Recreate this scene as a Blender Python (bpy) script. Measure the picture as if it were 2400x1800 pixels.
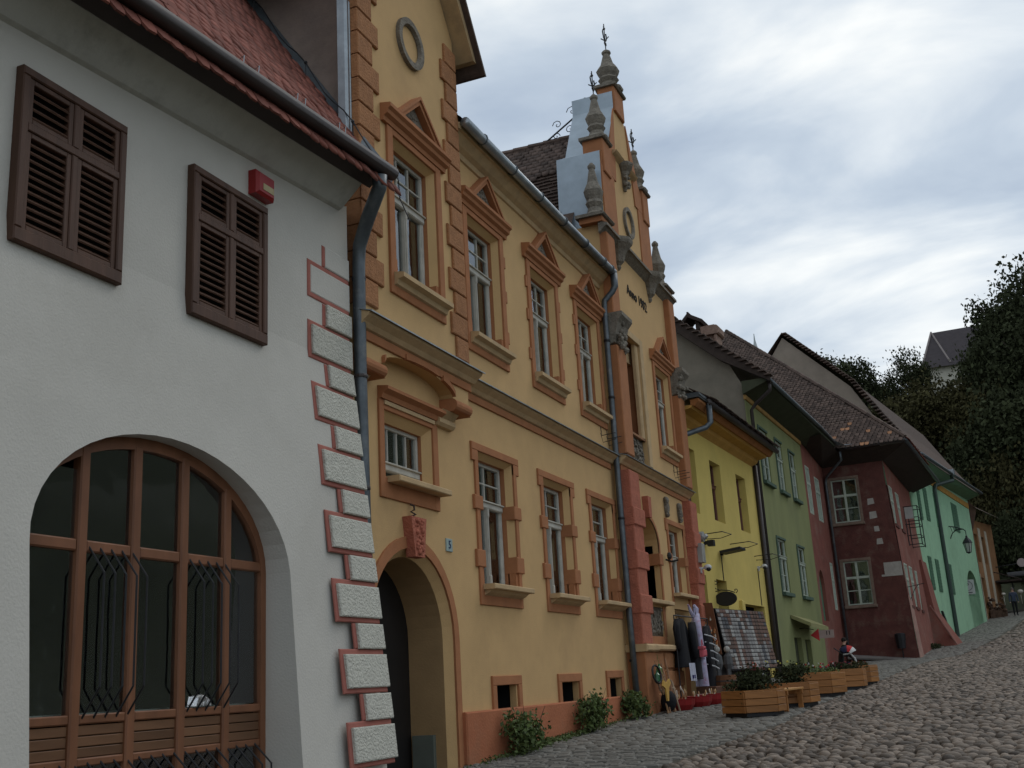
import bpy, bmesh, math, random
import numpy as np
from mathutils import Vector, Matrix, Euler
from mathutils.geometry import tessellate_polygon
R = random.Random(7)
NR = np.random.default_rng(11)
for o in list(bpy.data.objects): bpy.data.objects.remove(o)
scene = bpy.context.scene
COL = scene.collection
rad = math.radians

# ---------------------------------------------------------------- camera
cd = bpy.data.cameras.new('camera'); cam = bpy.data.objects.new('camera', cd); COL.objects.link(cam)
cd.sensor_width = 36; cd.lens = 38.80; cd.clip_start = .1; cd.clip_end = 2000
cam.matrix_world = Matrix(((0.91933144, 0.15244921, 0.36275189, 6.4),
                           (0.38948899, -0.22152835, -0.89399302, 0.0),
                           (-0.0559287, 0.96316376, -0.26303526, 0.0),
                           (0, 0, 0, 1)))
scene.camera = cam
# ---------------------------------------------------------------- world: overcast sky
SUN_EL, SUN_AZ = 48, 62        # azimuth measured from +X towards +Y
w = bpy.data.worlds.new('World'); scene.world = w; w.use_nodes = True
nt = w.node_tree; nt.nodes.clear()
def N(t, **k):
    n = nt.nodes.new(t)
    for a, b in k.items(): setattr(n, a, b)
    return n
out = N('ShaderNodeOutputWorld'); mix = N('ShaderNodeMixShader')
sky = N('ShaderNodeTexSky'); sky.sky_type = 'NISHITA'; sky.sun_disc = False
sky.sun_elevation = rad(SUN_EL); sky.sun_rotation = rad(90 - SUN_AZ)
b1 = N('ShaderNodeBackground'); b1.inputs[1].default_value = .07
b2 = N('ShaderNodeBackground'); b2.inputs[1].default_value = 1.22
tc = N('ShaderNodeTexCoord'); sp = N('ShaderNodeSeparateXYZ')
nt.links.new(tc.outputs['Generated'], sp.inputs[0])
mx = N('ShaderNodeMath', operation='MAXIMUM'); mx.inputs[1].default_value = 0.0
ad = N('ShaderNodeMath', operation='ADD'); ad.inputs[1].default_value = .35
nt.links.new(sp.outputs[2], mx.inputs[0]); nt.links.new(mx.outputs[0], ad.inputs[0])
dv = N('ShaderNodeVectorMath', operation='DIVIDE'); cb = N('ShaderNodeCombineXYZ')
for i in range(3): nt.links.new(ad.outputs[0], cb.inputs[i])
nt.links.new(tc.outputs['Generated'], dv.inputs[0]); nt.links.new(cb.outputs[0], dv.inputs[1])
mp = N('ShaderNodeMapping'); mp.inputs['Rotation'].default_value = (0, 0, rad(28)); mp.inputs['Scale'].default_value = (1.25, 2.3, 1); mp.inputs['Location'].default_value = (2.3, .75, 0)
nt.links.new(dv.outputs[0], mp.inputs[0])
nz = N('ShaderNodeTexNoise'); nz.inputs['Scale'].default_value = 2.1; nz.inputs['Detail'].default_value = 7; nz.inputs['Roughness'].default_value = .5; nz.inputs['Distortion'].default_value = .35
nt.links.new(mp.outputs[0], nz.inputs[0])
rp = N('ShaderNodeValToRGB')
els = rp.color_ramp.elements
els[0].position = .30; els[0].color = (.33, .40, .50, 1)
els[1].position = .74; els[1].color = (.93, .93, .89, 1)
e = els.new(.46); e.color = (.46, .53, .61, 1)
e = els.new(.58); e.color = (.64, .69, .73, 1)
nt.links.new(nz.outputs[0], rp.inputs[0])
nt.links.new(sky.outputs[0], b1.inputs[0]); nt.links.new(rp.outputs[0], b2.inputs[0])
mix.inputs[0].default_value = .9
nt.links.new(b1.outputs[0], mix.inputs[1]); nt.links.new(b2.outputs[0], mix.inputs[2]); nt.links.new(mix.outputs[0], out.inputs[0])
# ---------------------------------------------------------------- sun behind cloud
sl = bpy.data.lights.new('sun', 'SUN'); sl.energy = .5; sl.angle = rad(25); sl.color = (1, .95, .88)
so = bpy.data.objects.new('sun', sl); COL.objects.link(so); so.location = (20, 20, 60)
sd = Vector((math.cos(rad(SUN_AZ)) * math.cos(rad(SUN_EL)), math.sin(rad(SUN_AZ)) * math.cos(rad(SUN_EL)), math.sin(rad(SUN_EL))))
so.rotation_euler = (-sd).to_track_quat('-Z', 'Y').to_euler()
# ---------------------------------------------------------------- render
scene.render.engine = 'CYCLES'
scene.view_settings.view_transform = 'Standard'; scene.view_settings.look = 'None'
scene.view_settings.exposure = 0.08; scene.view_settings.gamma = 1; scene.view_settings.use_curve_mapping = False
scene.cycles.max_bounces = 6; scene.cycles.diffuse_bounces = 3; scene.cycles.transparent_max_bounces = 8
scene.cycles.use_denoising = True

# ================================================================ materials
MATS = {}
def mat(name, col, rough=.9, var=.18, scale=2.5, bump=.0, bscale=40, rand=0, island=0, metal=0, spec=.3,
        stain=0, stain_col=None, stain_scale=.7, stretch=(1, 1, 1), trans=0, bdist=.02, voro=0):
    if name in MATS: return MATS[name]
    m = bpy.data.materials.new(name); MATS[name] = m; m.use_nodes = True
    t = m.node_tree; L = t.links.new; n = t.nodes; p = n['Principled BSDF']
    p.inputs['Roughness'].default_value = rough; p.inputs['Metallic'].default_value = metal
    p.inputs['Specular IOR Level'].default_value = spec
    tcn = n.new('ShaderNodeTexCoord'); mpn = n.new('ShaderNodeMapping'); mpn.inputs['Scale'].default_value = stretch
    L(tcn.outputs['Object'], mpn.inputs[0])
    col4 = (*col, 1)
    a = n.new('ShaderNodeTexNoise'); a.inputs['Scale'].default_value = scale; a.inputs['Detail'].default_value = 6; a.inputs['Roughness'].default_value = .62
    L(mpn.outputs[0], a.inputs[0])
    mr = n.new('ShaderNodeMapRange'); mr.inputs[1].default_value = .25; mr.inputs[2].default_value = .75
    mr.inputs[3].default_value = 1 - var; mr.inputs[4].default_value = 1 + var
    L(a.outputs[0], mr.inputs[0])
    val = mr.outputs[0]
    if rand or island:
        src = n.new('ShaderNodeObjectInfo').outputs['Random'] if rand else n.new('ShaderNodeNewGeometry').outputs['Random Per Island']
        k = rand or island
        m2 = n.new('ShaderNodeMapRange'); m2.inputs[3].default_value = 1 - k; m2.inputs[4].default_value = 1 + k
        L(src, m2.inputs[0])
        mm = n.new('ShaderNodeMath'); mm.operation = 'MULTIPLY'; L(val, mm.inputs[0]); L(m2.outputs[0], mm.inputs[1]); val = mm.outputs[0]
    vm = n.new('ShaderNodeVectorMath'); vm.operation = 'SCALE'; vm.inputs[0].default_value = col; L(val, vm.inputs['Scale'])
    colout = vm.outputs[0]
    if stain:
        s = n.new('ShaderNodeTexNoise'); s.inputs['Scale'].default_value = stain_scale; s.inputs['Detail'].default_value = 8; s.inputs['Roughness'].default_value = .7
        L(mpn.outputs[0], s.inputs[0])
        r = n.new('ShaderNodeMapRange'); r.inputs[1].default_value = .52; r.inputs[2].default_value = .72; r.inputs[3].default_value = 0; r.inputs[4].default_value = stain
        L(s.outputs[0], r.inputs[0])
        mc = n.new('ShaderNodeMix'); mc.data_type = 'RGBA'; L(r.outputs[0], mc.inputs[0]); L(colout, mc.inputs[6]); mc.inputs[7].default_value = (*(stain_col or [c * .5 for c in col]), 1)
        colout = mc.outputs[2]
    L(colout, p.inputs['Base Color'])
    if bump:
        b = n.new('ShaderNodeTexVoronoi' if voro else 'ShaderNodeTexNoise'); b.inputs['Scale'].default_value = bscale
        if not voro: b.inputs['Detail'].default_value = 5
        L(mpn.outputs[0], b.inputs[0])
        bp = n.new('ShaderNodeBump'); bp.inputs['Strength'].default_value = bump; bp.inputs['Distance'].default_value = bdist
        L(b.outputs[0], bp.inputs['Height']); L(bp.outputs[0], p.inputs['Normal'])
    return m
def glass(name, tint=(.75, .8, .8), mixf=.1):
    m = bpy.data.materials.new(name); MATS[name] = m; m.use_nodes = True
    t = m.node_tree; n = t.nodes; n.clear(); L = t.links.new
    o = n.new('ShaderNodeOutputMaterial'); mx = n.new('ShaderNodeMixShader'); tr = n.new('ShaderNodeBsdfTransparent'); g = n.new('ShaderNodeBsdfGlossy')
    tr.inputs[0].default_value = (*tint, 1); g.inputs['Roughness'].default_value = .04; g.inputs[0].default_value = (.9, .93, .95, 1)
    f = n.new('ShaderNodeFresnel'); f.inputs[0].default_value = 1.5
    ml = n.new('ShaderNodeMath'); ml.operation = 'MULTIPLY_ADD'; ml.inputs[1].default_value = 1.0; ml.inputs[2].default_value = mixf
    L(f.outputs[0], ml.inputs[0]); L(ml.outputs[0], mx.inputs[0]); L(tr.outputs[0], mx.inputs[1]); L(g.outputs[0], mx.inputs[2]); L(mx.outputs[0], o.inputs[0])
    tcn = n.new('ShaderNodeTexCoord'); a = n.new('ShaderNodeTexNoise'); a.inputs['Scale'].default_value = 1.7; L(tcn.outputs['Object'], a.inputs[0])
    bp = n.new('ShaderNodeBump'); bp.inputs['Strength'].default_value = .12; bp.inputs['Distance'].default_value = .05; L(a.outputs[0], bp.inputs['Height']); L(bp.outputs[0], g.inputs['Normal'])
    return m
M = {}
M['white'] = mat('white_plaster', (.54, .515, .46), var=.06, scale=1.1, bump=.25, bscale=45, stain=.35, stain_col=(.41, .385, .335), stain_scale=.5)
M['white_block'] = mat('rough_white_stone', (.55, .535, .46), var=.12, scale=14, bump=1.0, bscale=38, bdist=.03, rand=.05)
M['red_line'] = mat('red_line_paint', (.36, .13, .10), var=.12, scale=6)
M['soffit'] = mat('grey_soffit_plaster', (.52, .51, .46), var=.1, scale=3, bump=.2, stain=.6, stain_col=(.25, .24, .21), stain_scale=1.6)
M['brown_wood'] = mat('dark_brown_wood', (.085, .042, .026), rough=.6, var=.35, scale=7, stretch=(1, 1, .12), bump=.2, bscale=30)
M['arch_wood'] = mat('varnished_wood', (.20, .085, .042), rough=.5, var=.3, scale=6, stretch=(1, .6, .15))
M['arch_board'] = mat('varnished_board', (.15, .075, .038), rough=.5, var=.3, scale=6, stretch=(1, .15, 1), rand=.25)
M['black_iron'] = mat('black_iron', (.018, .018, .02), rough=.55, var=.2, metal=.3, spec=.5)
M['dark_gutter'] = mat('dark_gutter_metal', (.05, .04, .037), rough=.5, var=.25, metal=.2, spec=.5)
M['zinc'] = mat('zinc_sheet', (.30, .33, .35), rough=.38, var=.25, scale=5, metal=.65, spec=.5, stain=.4, stain_col=(.5, .5, .48), stain_scale=3)
M['zinc_dark'] = mat('weathered_zinc_pipe', (.10, .115, .125), rough=.45, var=.3, scale=6, metal=.5, spec=.5, stain=.45, stain_col=(.26, .26, .25), stain_scale=5)
M['lead'] = mat('grey_metal_flashing', (.34, .40, .45), rough=.5, var=.15, metal=.4, spec=.5)
M['fire'] = mat('grey_brown_render', (.22, .17, .14), var=.25, scale=2, bump=.3, bscale=30, stain=.5, stain_col=(.12, .10, .09), stain_scale=1.2)
M['orange'] = mat('ochre_plaster', (.56, .36, .165), var=.08, scale=1.6, bump=.3, bscale=60, stain=.42, stain_col=(.40, .255, .125), stain_scale=.55, bdist=.012)
M['trim'] = mat('brick_orange_paint', (.37, .155, .068), var=.13, scale=4, bump=.25, bscale=50, stain=.35, stain_col=(.26, .11, .06), stain_scale=1.3, bdist=.012)
M['quoin'] = mat('rusticated_orange_block', (.36, .165, .072), var=.2, scale=9, bump=.9, bscale=34, rand=.1, bdist=.02)
M['redstone'] = mat('red_carved_stone', (.40, .13, .08), var=.2, scale=8, bump=.9, bscale=30, bdist=.025)
M['sill'] = mat('ochre_sill', (.50, .35, .19), var=.15, scale=4, bump=.2, stain=.5, stain_col=(.25, .19, .12), stain_scale=2.5)
M['carved'] = mat('grey_carved_stone', (.20, .175, .14), var=.35, scale=9, bump=1, bscale=25, bdist=.03)
M['window'] = mat('weathered_white_window_paint', (.46, .44, .38), var=.2, scale=6, rough=.7, stain=.4, stain_col=(.24, .21, .17), stain_scale=4)
M['curtain'] = mat('grey_net_curtain', (.21, .20, .18), var=.18, scale=9, stretch=(1, 1, .1))
M['dark'] = mat('shade_black', (.012, .012, .012), var=.2)  # near-black colour stands in for the shade inside rooms and openings
M['frost'] = mat('frosted_backing', (.52, .56, .48), var=.12, scale=1.5)
M['iron_rust'] = mat('rusty_iron', (.07, .05, .04), rough=.7, var=.3, scale=12)
M['tile'] = mat('old_roof_tile', (.085, .058, .046), var=.3, scale=7, rand=.38, bump=.3, bscale=40)
M['tiles'] = mat('old_roof_tiles', (.085, .058, .046), var=.3, scale=7, island=.38, bump=.3, bscale=40)
M['rtile'] = mat('red_roof_tile', (.20, .07, .05), var=.25, scale=7, rand=.25)
M['rtiles'] = mat('red_roof_tiles', (.20, .07, .05), var=.25, scale=7, island=.25)
M['otile'] = mat('new_orange_tile', (.34, .17, .09), var=.2, rand=.2)
M['yellow'] = mat('yellow_plaster', (.60, .46, .13), var=.07, scale=1.5, bump=.25, bscale=60, stain=.35, stain_col=(.42, .33, .10), stain_scale=.5, bdist=.012)
M['green'] = mat('olive_green_plaster', (.21, .225, .095), var=.12, scale=1.5, bump=.3, bscale=50, stain=.6, stain_col=(.15, .16, .08), stain_scale=.6, stretch=(1, 1, .4), bdist=.012)
M['red'] = mat('dark_red_plaster', (.215, .075, .055), var=.22, scale=1.8, bump=.4, bscale=40, stain=.75, stain_col=(.25, .16, .125), stain_scale=.8)
M['redshade'] = mat('shaded_peeling_red_plaster', (.105, .038, .03), var=.3, scale=3, bump=.6, bscale=20, stain=.6, stain_col=(.19, .13, .10), stain_scale=1.6)  # peeling red plaster, darkened in colour for the shade on the side wall
M['patch'] = mat('bare_cement_patch', (.36, .33, .29), var=.2, scale=5, bump=.4)
M['mint'] = mat('mint_green_plaster', (.30, .50, .32), var=.1, scale=2, bump=.2, bscale=40, stain=.55, stain_col=(.20, .33, .21), stain_scale=.6)
M['mintdark'] = mat('green_shutter_paint', (.07, .15, .09), var=.2, scale=5)
M['greenwin'] = mat('pale_green_window_frame', (.40, .44, .36), var=.2, scale=6)
M['greendark'] = mat('dark_green_sill', (.07, .11, .08), var=.2)
M['grey_wall'] = mat('old_grey_render', (.20, .175, .135), var=.2, scale=1.5, bump=.3, bscale=25, stain=.6, stain_col=(.13, .12, .10), stain_scale=.5)
M['beige_wall'] = mat('beige_gable_render', (.30, .25, .20), var=.15, scale=1.5, stain=.3)
M['brick'] = mat('chimney_brick', (.26, .17, .13), var=.35, scale=9, bump=.6, bscale=20)
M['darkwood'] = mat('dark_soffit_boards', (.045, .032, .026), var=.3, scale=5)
M['brownframe'] = mat('red_brown_window_frame', (.13, .05, .035), var=.2, rough=.6)
M['planter'] = mat('varnished_planter_board', (.30, .13, .04), rough=.5, var=.3, scale=5, stretch=(.3, .3, 2), rand=.15, stain=.25)
M['bench'] = mat('bench_slat_wood', (.50, .26, .09), rough=.5, var=.25, scale=6, rand=.12)
M['soil'] = mat('dark_soil', (.04, .03, .02))
M['sett'] = mat('grey_sett', (.17, .16, .14), var=.3, scale=5, rand=.22, bump=.4, bscale=30)
M['setts'] = mat('grey_setts', (.17, .16, .14), var=.3, scale=5, island=.22, bump=.4, bscale=30)
M['cobble'] = mat('river_cobble', (.155, .122, .095), var=.3, scale=6, rand=.6, rough=.75, spec=.4)
M['cobbles'] = mat('river_cobbles', (.155, .122, .095), var=.3, scale=6, island=.6, rough=.75, spec=.4)
M['joint'] = mat('dirt_joint', (.075, .065, .05), var=.35, scale=8, bump=.5, bscale=30)
M['ground'] = mat('earth_ground', (.06, .065, .035), var=.4, scale=.6)
M['leaf'] = mat('dark_leaf', (.036, .042, .020), var=.35, scale=.6, island=.35, rough=.9, spec=.1)
M['leaf2'] = mat('brownish_leaf', (.055, .050, .021), var=.4, scale=.5, island=.35, rough=.9, spec=.1)
M['leaf3'] = mat('bush_leaf', (.085, .12, .035), var=.3, scale=4, island=.45, rough=.65)
M['bark'] = mat('tree_bark', (.05, .04, .03), var=.3, scale=5)
M['glass'] = glass('window_glass', (.93, .95, .95), .10)
M['skin'] = mat('skin', (.42, .25, .18), var=.05, rough=.6)
M['hair'] = mat('dark_hair', (.015, .011, .009), var=.2)
def cloth(name, c, **k): return mat(name, c, var=k.pop('var', .18), scale=k.pop('scale', 14), rough=.95, **k)

# ================================================================ mesh builder
class MB:
    def __init__(s): s.v = []; s.f = []
    def add(s, vs, fs):
        o = len(s.v); s.v += [tuple(p) for p in vs]; s.f += [tuple(o + i for i in f) for f in fs]; return s
    def box(s, x0, x1, y0, y1, z0, z1, c=0):
        if c <= 0:
            return s.add([(x, y, z) for x in (x0, x1) for y in (y0, y1) for z in (z0, z1)],
                         [(0, 1, 3, 2), (4, 6, 7, 5), (0, 4, 5, 1), (2, 3, 7, 6), (0, 2, 6, 4), (1, 5, 7, 3)])
        # chamfer towards +x face
        return s.add([(x0, y0, z0), (x0, y1, z0), (x0, y1, z1), (x0, y0, z1), (x1 - c, y0, z0), (x1 - c, y1, z0), (x1 - c, y1, z1), (x1 - c, y0, z1),
                      (x1, y0 + c, z0 + c), (x1, y1 - c, z0 + c), (x1, y1 - c, z1 - c), (x1, y0 + c, z1 - c)],
                     [(0, 1, 2, 3), (0, 4, 5, 1), (1, 5, 6, 2), (2, 6, 7, 3), (3, 7, 4, 0), (4, 8, 9, 5), (5, 9, 10, 6), (6, 10, 11, 7), (7, 11, 8, 4), (8, 11, 10, 9)])
    def poly(s, pts): return s.add(pts, [tuple(range(len(pts)))])
    def prism(s, pts, d):
        """pts: closed 3-D loop; d: extrusion vector"""
        n = len(pts); b = [(p[0] + d[0], p[1] + d[1], p[2] + d[2]) for p in pts]
        fs = [(i, (i + 1) % n, n + (i + 1) % n, n + i) for i in range(n)]
        tri = tessellate_polygon([[Vector(p) for p in pts]])
        fs += [tuple(t) for t in tri] + [tuple(i + n for i in t) for t in tri]
        return s.add(list(pts) + b, fs)
    def yz(s, pts, x0, x1): return s.prism([(x0, y, z) for y, z in pts], (x1 - x0, 0, 0))
    def xz(s, pts, y0, y1): return s.prism([(x, y0, z) for x, z in pts], (0, y1 - y0, 0))
    def tube(s, path, r, n=6, caps=True):
        path = [Vector(p) for p in path]; rs = r if isinstance(r, (list, tuple)) else [r] * len(path)
        vs = []; up0 = None
        for i, p in enumerate(path):
            a = path[max(i - 1, 0)]; b = path[min(i + 1, len(path) - 1)]; t = (b - a).normalized()
            if up0 is None: up0 = Vector((0, 0, 1)) if abs(t.z) < .9 else Vector((1, 0, 0))
            u = t.cross(up0).normalized(); q = u.cross(t).normalized(); up0 = q
            for k in range(n):
                an = 2 * math.pi * k / n; vs.append(p + (u * math.cos(an) + q * math.sin(an)) * rs[i])
        fs = [(i * n + k, i * n + (k + 1) % n, (i + 1) * n + (k + 1) % n, (i + 1) * n + k) for i in range(len(path) - 1) for k in range(n)]
        if caps: fs += [tuple(range(n))[::-1], tuple(range((len(path) - 1) * n, len(path) * n))]
        return s.add(vs, fs)
    def lathe(s, prof, cx, cy, n=8, rot=0, sx=1, sy=1):
        vs = [(cx + r * sx * math.cos(rot + 2 * math.pi * k / n), cy + r * sy * math.sin(rot + 2 * math.pi * k / n), z) for r, z in prof for k in range(n)]
        m = len(prof)
        fs = [(i * n + k, i * n + (k + 1) % n, (i + 1) * n + (k + 1) % n, (i + 1) * n + k) for i in range(m - 1) for k in range(n)]
        fs += [tuple(range(n))[::-1], tuple(range((m - 1) * n, m * n))]
        return s.add(vs, fs)
    def ball(s, c, r, n=8, m=5, sc=(1, 1, 1)):
        prof = [(max(r * math.sin(math.pi * i / m), r * .02), -r * math.cos(math.pi * i / m)) for i in range(m + 1)]
        vs = [(c[0] + a * sc[0] * math.cos(2 * math.pi * k / n), c[1] + a * sc[1] * math.sin(2 * math.pi * k / n), c[2] + z * sc[2]) for a, z in prof for k in range(n)]
        fs = [(i * n + k, i * n + (k + 1) % n, (i + 1) * n + (k + 1) % n, (i + 1) * n + k) for i in range(m) for k in range(n)]
        return s.add(vs, fs)
    def sheet(s, outline, holes, x, depth=.3, back=None):
        """wall face in the y-z plane at x (number or function of z) with holes and their reveals"""
        fx = x if callable(x) else (lambda z: x)
        loops = [[Vector((0, p[0], p[1])) for p in outline]] + [[Vector((0, p[0], p[1])) for p in h] for h in holes]
        flat = [v for l in loops for v in l]
        tri = tessellate_polygon(loops)
        s.add([(fx(v.z), v.y, v.z) for v in flat], [tuple(t) for t in tri])
        for h in holes:
            n = len(h); o = [(fx(z), y, z) for y, z in h] + [((back if back is not None else fx(z) - depth), y, z) for y, z in h]
            s.add(o, [(i, (i + 1) % n, n + (i + 1) % n, n + i) for i in range(n)])
        return s
    def mesh(s, name):
        me = bpy.data.meshes.new(name); me.from_pydata(s.v, [], s.f); me.update(); return me
def rect(y0, y1, z0, z1): return [(y0, z0), (y1, z0), (y1, z1), (y0, z1)]
def arch(cy, hw, zs, rise, z0, n=16):
    return [(cy - hw, z0)] + [(cy - hw * math.cos(math.pi * i / n), zs + rise * math.sin(math.pi * i / n)) for i in range(n + 1)] + [(cy + hw, z0)]
def smooth(me):
    me.polygons.foreach_set('use_smooth', [True] * len(me.polygons)); return me
def setp(o, label=None, cat=None, group=None, kind=None):
    if label: o['label'] = label
    if cat: o['category'] = cat
    if group: o['group'] = group
    if kind: o['kind'] = kind
    return o
class Thing:
    """an Empty standing at the thing's base; its parts are authored in the frame (px, py, theta), z in world metres"""
    def __init__(s, name, label=None, cat=None, a=(0, 0, 0), frame=(0, 0, 0), group=None, kind=None):
        s.e = bpy.data.objects.new(name, None); COL.objects.link(s.e); s.e.empty_display_size = .2
        px, py, th = frame; s.a = Vector(a)
        c, sn = math.cos(th), math.sin(th)
        s.e.location = (px + c * a[0] - sn * a[1], py + sn * a[0] + c * a[1], a[2]); s.e.rotation_euler = (0, 0, th)
        setp(s.e, label, cat, group, kind)
    def part(s, name, mb, m, parent=None, sm=False, label=None, kind=None):
        me = mb if isinstance(mb, bpy.types.Mesh) else mb.mesh(name)
        if sm: smooth(me)
        if not me.materials: me.materials.append(m if not isinstance(m, str) else M[m])
        o = bpy.data.objects.new(name, me); COL.objects.link(o)
        if parent is None: o.parent = s.e; o.location = -s.a
        else: o.parent = parent
        setp(o, label, None, None, kind); return o
    def piece(s, name, me, loc, rot=(0, 0, 0), parent=None, sc=None):
        o = bpy.data.objects.new(name, me); COL.objects.link(o)
        if parent is None: o.parent = s.e; o.location = Vector(loc) - s.a
        else: o.parent = parent; o.location = loc
        o.rotation_euler = rot
        if sc: o.scale = sc
        return o
def solo(name, mb, m, label, cat, loc=None, group=None, kind=None, sm=False):
    """a thing that is one mesh, authored in world metres; origin moved to loc"""
    me = mb if isinstance(mb, bpy.types.Mesh) else mb.mesh(name)
    if loc is not None:
        me.transform(Matrix.Translation(-Vector(loc)))
    if sm: smooth(me)
    if not me.materials: me.materials.append(M[m] if isinstance(m, str) else m)
    o = bpy.data.objects.new(name, me); COL.objects.link(o)
    if loc is not None: o.location = loc
    return setp(o, label, cat, group, kind)
def bulk_mesh(name, base_v, base_f, mats4):
    """many copies of a small mesh as one mesh; mats4: (n,4,4)"""
    bv = np.c_[np.array(base_v, float), np.ones(len(base_v))]
    V = np.einsum('nij,vj->nvi', np.array(mats4), bv)[:, :, :3].reshape(-1, 3)
    nb = len(base_v); n = len(mats4)
    fl = [len(f) for f in base_f]; idx = np.concatenate([np.array(f) for f in base_f])
    I = (idx[None, :] + (np.arange(n) * nb)[:, None]).reshape(-1)
    tot = np.tile(np.array(fl), n); st = np.r_[0, np.cumsum(tot)[:-1]]
    me = bpy.data.meshes.new(name); me.vertices.add(len(V)); me.vertices.foreach_set('co', V.reshape(-1))
    me.loops.add(len(I)); me.loops.foreach_set('vertex_index', I.astype(np.int32))
    me.polygons.add(len(tot)); me.polygons.foreach_set('loop_start', st.astype(np.int32)); me.polygons.foreach_set('loop_total', tot.astype(np.int32))
    me.update(calc_edges=True); return me
# ---------------------------------------------------------------- the lie of the street
GP = [(-60, -3.5), (-5, -1.66), (0, -1.47), (13.25, -.97), (16.75, -.83), (21.4, -.67), (27, -.49), (35.9, -.14), (42, .02), (48, .15), (57.5, .75), (65, 1.25), (74, 1.95), (85, 2.8), (110, 5.2)]
_gy = [a for a, b in GP]; _gz = [b for a, b in GP]
def sstep(a, b, x):
    t = np.clip((x - a) / (b - a), 0, 1); return t * t * (3 - 2 * t)
def street_z(x, y):
    return np.interp(y, _gy, _gz) + .07 * np.clip(np.asarray(x) - 5, 0, 5) * sstep(45, 70, np.asarray(y))
def gz(x, y): return float(street_z(x, y))
# ================================================================ tiles
TILE_V = [(-.085, 0, 0), (.085, 0, 0), (.085, -.10, .004), (.05, -.17, .006), (-.05, -.17, .006), (-.085, -.10, .004)]
TILE_V = TILE_V + [(x, y, z + .022) for x, y, z in TILE_V]
TILE_F = [(6, 7, 8, 9, 10, 11), (0, 1, 7, 6), (1, 2, 8, 7), (2, 3, 9, 8), (3, 4, 10, 9), (4, 5, 11, 10), (5, 0, 6, 11)]
def tile_mesh(m):
    k = 'roof_tile_' + m
    me = bpy.data.meshes.get(k)
    if me is None:
        b = MB(); b.add(TILE_V, TILE_F); me = b.mesh(k); me.materials.append(M[m])
    return me
CAMP = Vector((6.4, 0, 0))
def tile_roof(T, roof, P0, P1, Q1, Q0, m, mm, exp=.15, wid=.18, frame=(0, 0, 0), keep=300, odd=None, region=None):
    """tiles over the quad eave P0-P1, ridge Q0-Q1 (frame coordinates). The largest as pieces, the rest one stuff mesh"""
    P0, P1, Q0, Q1 = map(Vector, (P0, P1, Q0, Q1))
    u = (P1 - P0).normalized(); vv = ((Q0 - P0)); vv = (vv - u * vv.dot(u)).normalized(); n = u.cross(vv).normalized()
    if n.z < 0: n = -n
    rows = int((Q0 - P0).length / exp); tr = []
    c, s = math.cos(frame[2]), math.sin(frame[2])
    for r in range(rows + 1):
        t = r / max(rows, 1); A = P0.lerp(Q0, t); B = P1.lerp(Q1, t); ln = (B - A).length; k = int(ln / wid)
        for i in range(k + 1):
            d = (i + .5 * (r % 2)) * wid + R.uniform(-.008, .008)
            if d > ln: continue
            p = A + (B - A).normalized() * d + n * (.03 + R.uniform(0, .014)) + vv * R.uniform(.0, .02)
            if region and not region(p): continue
            rot = Matrix((u, vv, n)).transposed() @ Euler((rad(5 + R.uniform(-2, 3)), rad(R.uniform(-3, 3)), rad(R.uniform(-4, 4)))).to_matrix()
            w_ = Vector((frame[0] + c * p.x - s * p.y, frame[1] + s * p.x + c * p.y, p.z))
            tr.append(((w_ - CAMP).length, p, rot))
    tr.sort(key=lambda q: q[0])
    me = tile_mesh(m)
    for d, p, rot in tr[:keep]:
        o = T.piece('roof_tile', me, p, rot.to_euler(), parent=roof)
        if odd and R.random() < odd:
            o.data = tile_mesh('otile')
    if len(tr) > keep:
        ms = [np.array(Matrix.Translation(p) @ rot.to_4x4()) for d, p, rot in tr[keep:]]
        T.part('roof_tiles', bulk_mesh('roof_tiles', TILE_V, TILE_F, ms), mm, parent=roof, kind='stuff')

# ================================================================ WHITE HOUSE
def WX(z): return .15 + .45 * max(0, min(1, (3.6 - z) / 4.2))
zs = lambda y: 5.13 + .069 * (y - 5.37)
W = Thing('white_house', 'white plastered house with brown shutters and a wide arched wooden shop window', 'house', (0.4, 7, -1.2))
ar = arch(7.33, 1.58, 1.15, 1.02, -1.35, 24)
b = MB(); b.sheet([(-3, -1.8), (10.5, -1.8), (10.5, 3.6), (-3, 3.6)], [ar], WX, back=.02)
b.add([(.15, -3, 3.6), (.15, 10.5, 3.6), (.15, 10.5, zs(10.5) + .1), (.15, -3, zs(-3) + .1)], [(0, 1, 2, 3)])
b.add([(WX(-1.8), 10.5, -1.8), (.15, 10.5, 3.6), (.15, 10.5, 5.6), (-6, 10.5, 5.6), (-6, 10.5, -1.8)], [(0, 1, 2, 3, 4)])
wall = W.part('wall', b, 'white')
# a paler repainted band at the foot of the wall
# eaves
b = MB()
for y0, y1 in ((-3, 10.32),):
    pr = lambda y: [(.15, y, zs(y)), (.20, y, zs(y) + .02), (.47, y, zs(y) + .27), (.47, y, zs(y) + .30), (.15, y, zs(y) + .30)]
    p, q = pr(y0), pr(y1); b.add(p + q, [(0, 5, 6, 1), (1, 6, 7, 2), (2, 7, 8, 3), (3, 8, 9, 4), (0, 1, 2, 3, 4), (5, 9, 8, 7, 6)])
W.part('soffit', b, 'soffit')
b = MB()
pr = lambda y: [(.47, y, zs(y) + .27), (.50, y, zs(y) + .25), (.66, y, zs(y) + .38), (.66, y, zs(y) + .47), (.40, y, zs(y) + .52)]
p, q = pr(-3), pr(10.45); b.add(p + q, [(0, 5, 6, 1), (1, 6, 7, 2), (2, 7, 8, 3), (3, 8, 9, 4), (5, 9, 8, 7, 6)])
W.part('fascia', b, 'dark_gutter')
b = MB(); b.tube([(.72, -3, zs(-3) + .44), (.72, 10.62, zs(10.62) + .44)], .085, 12)
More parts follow.
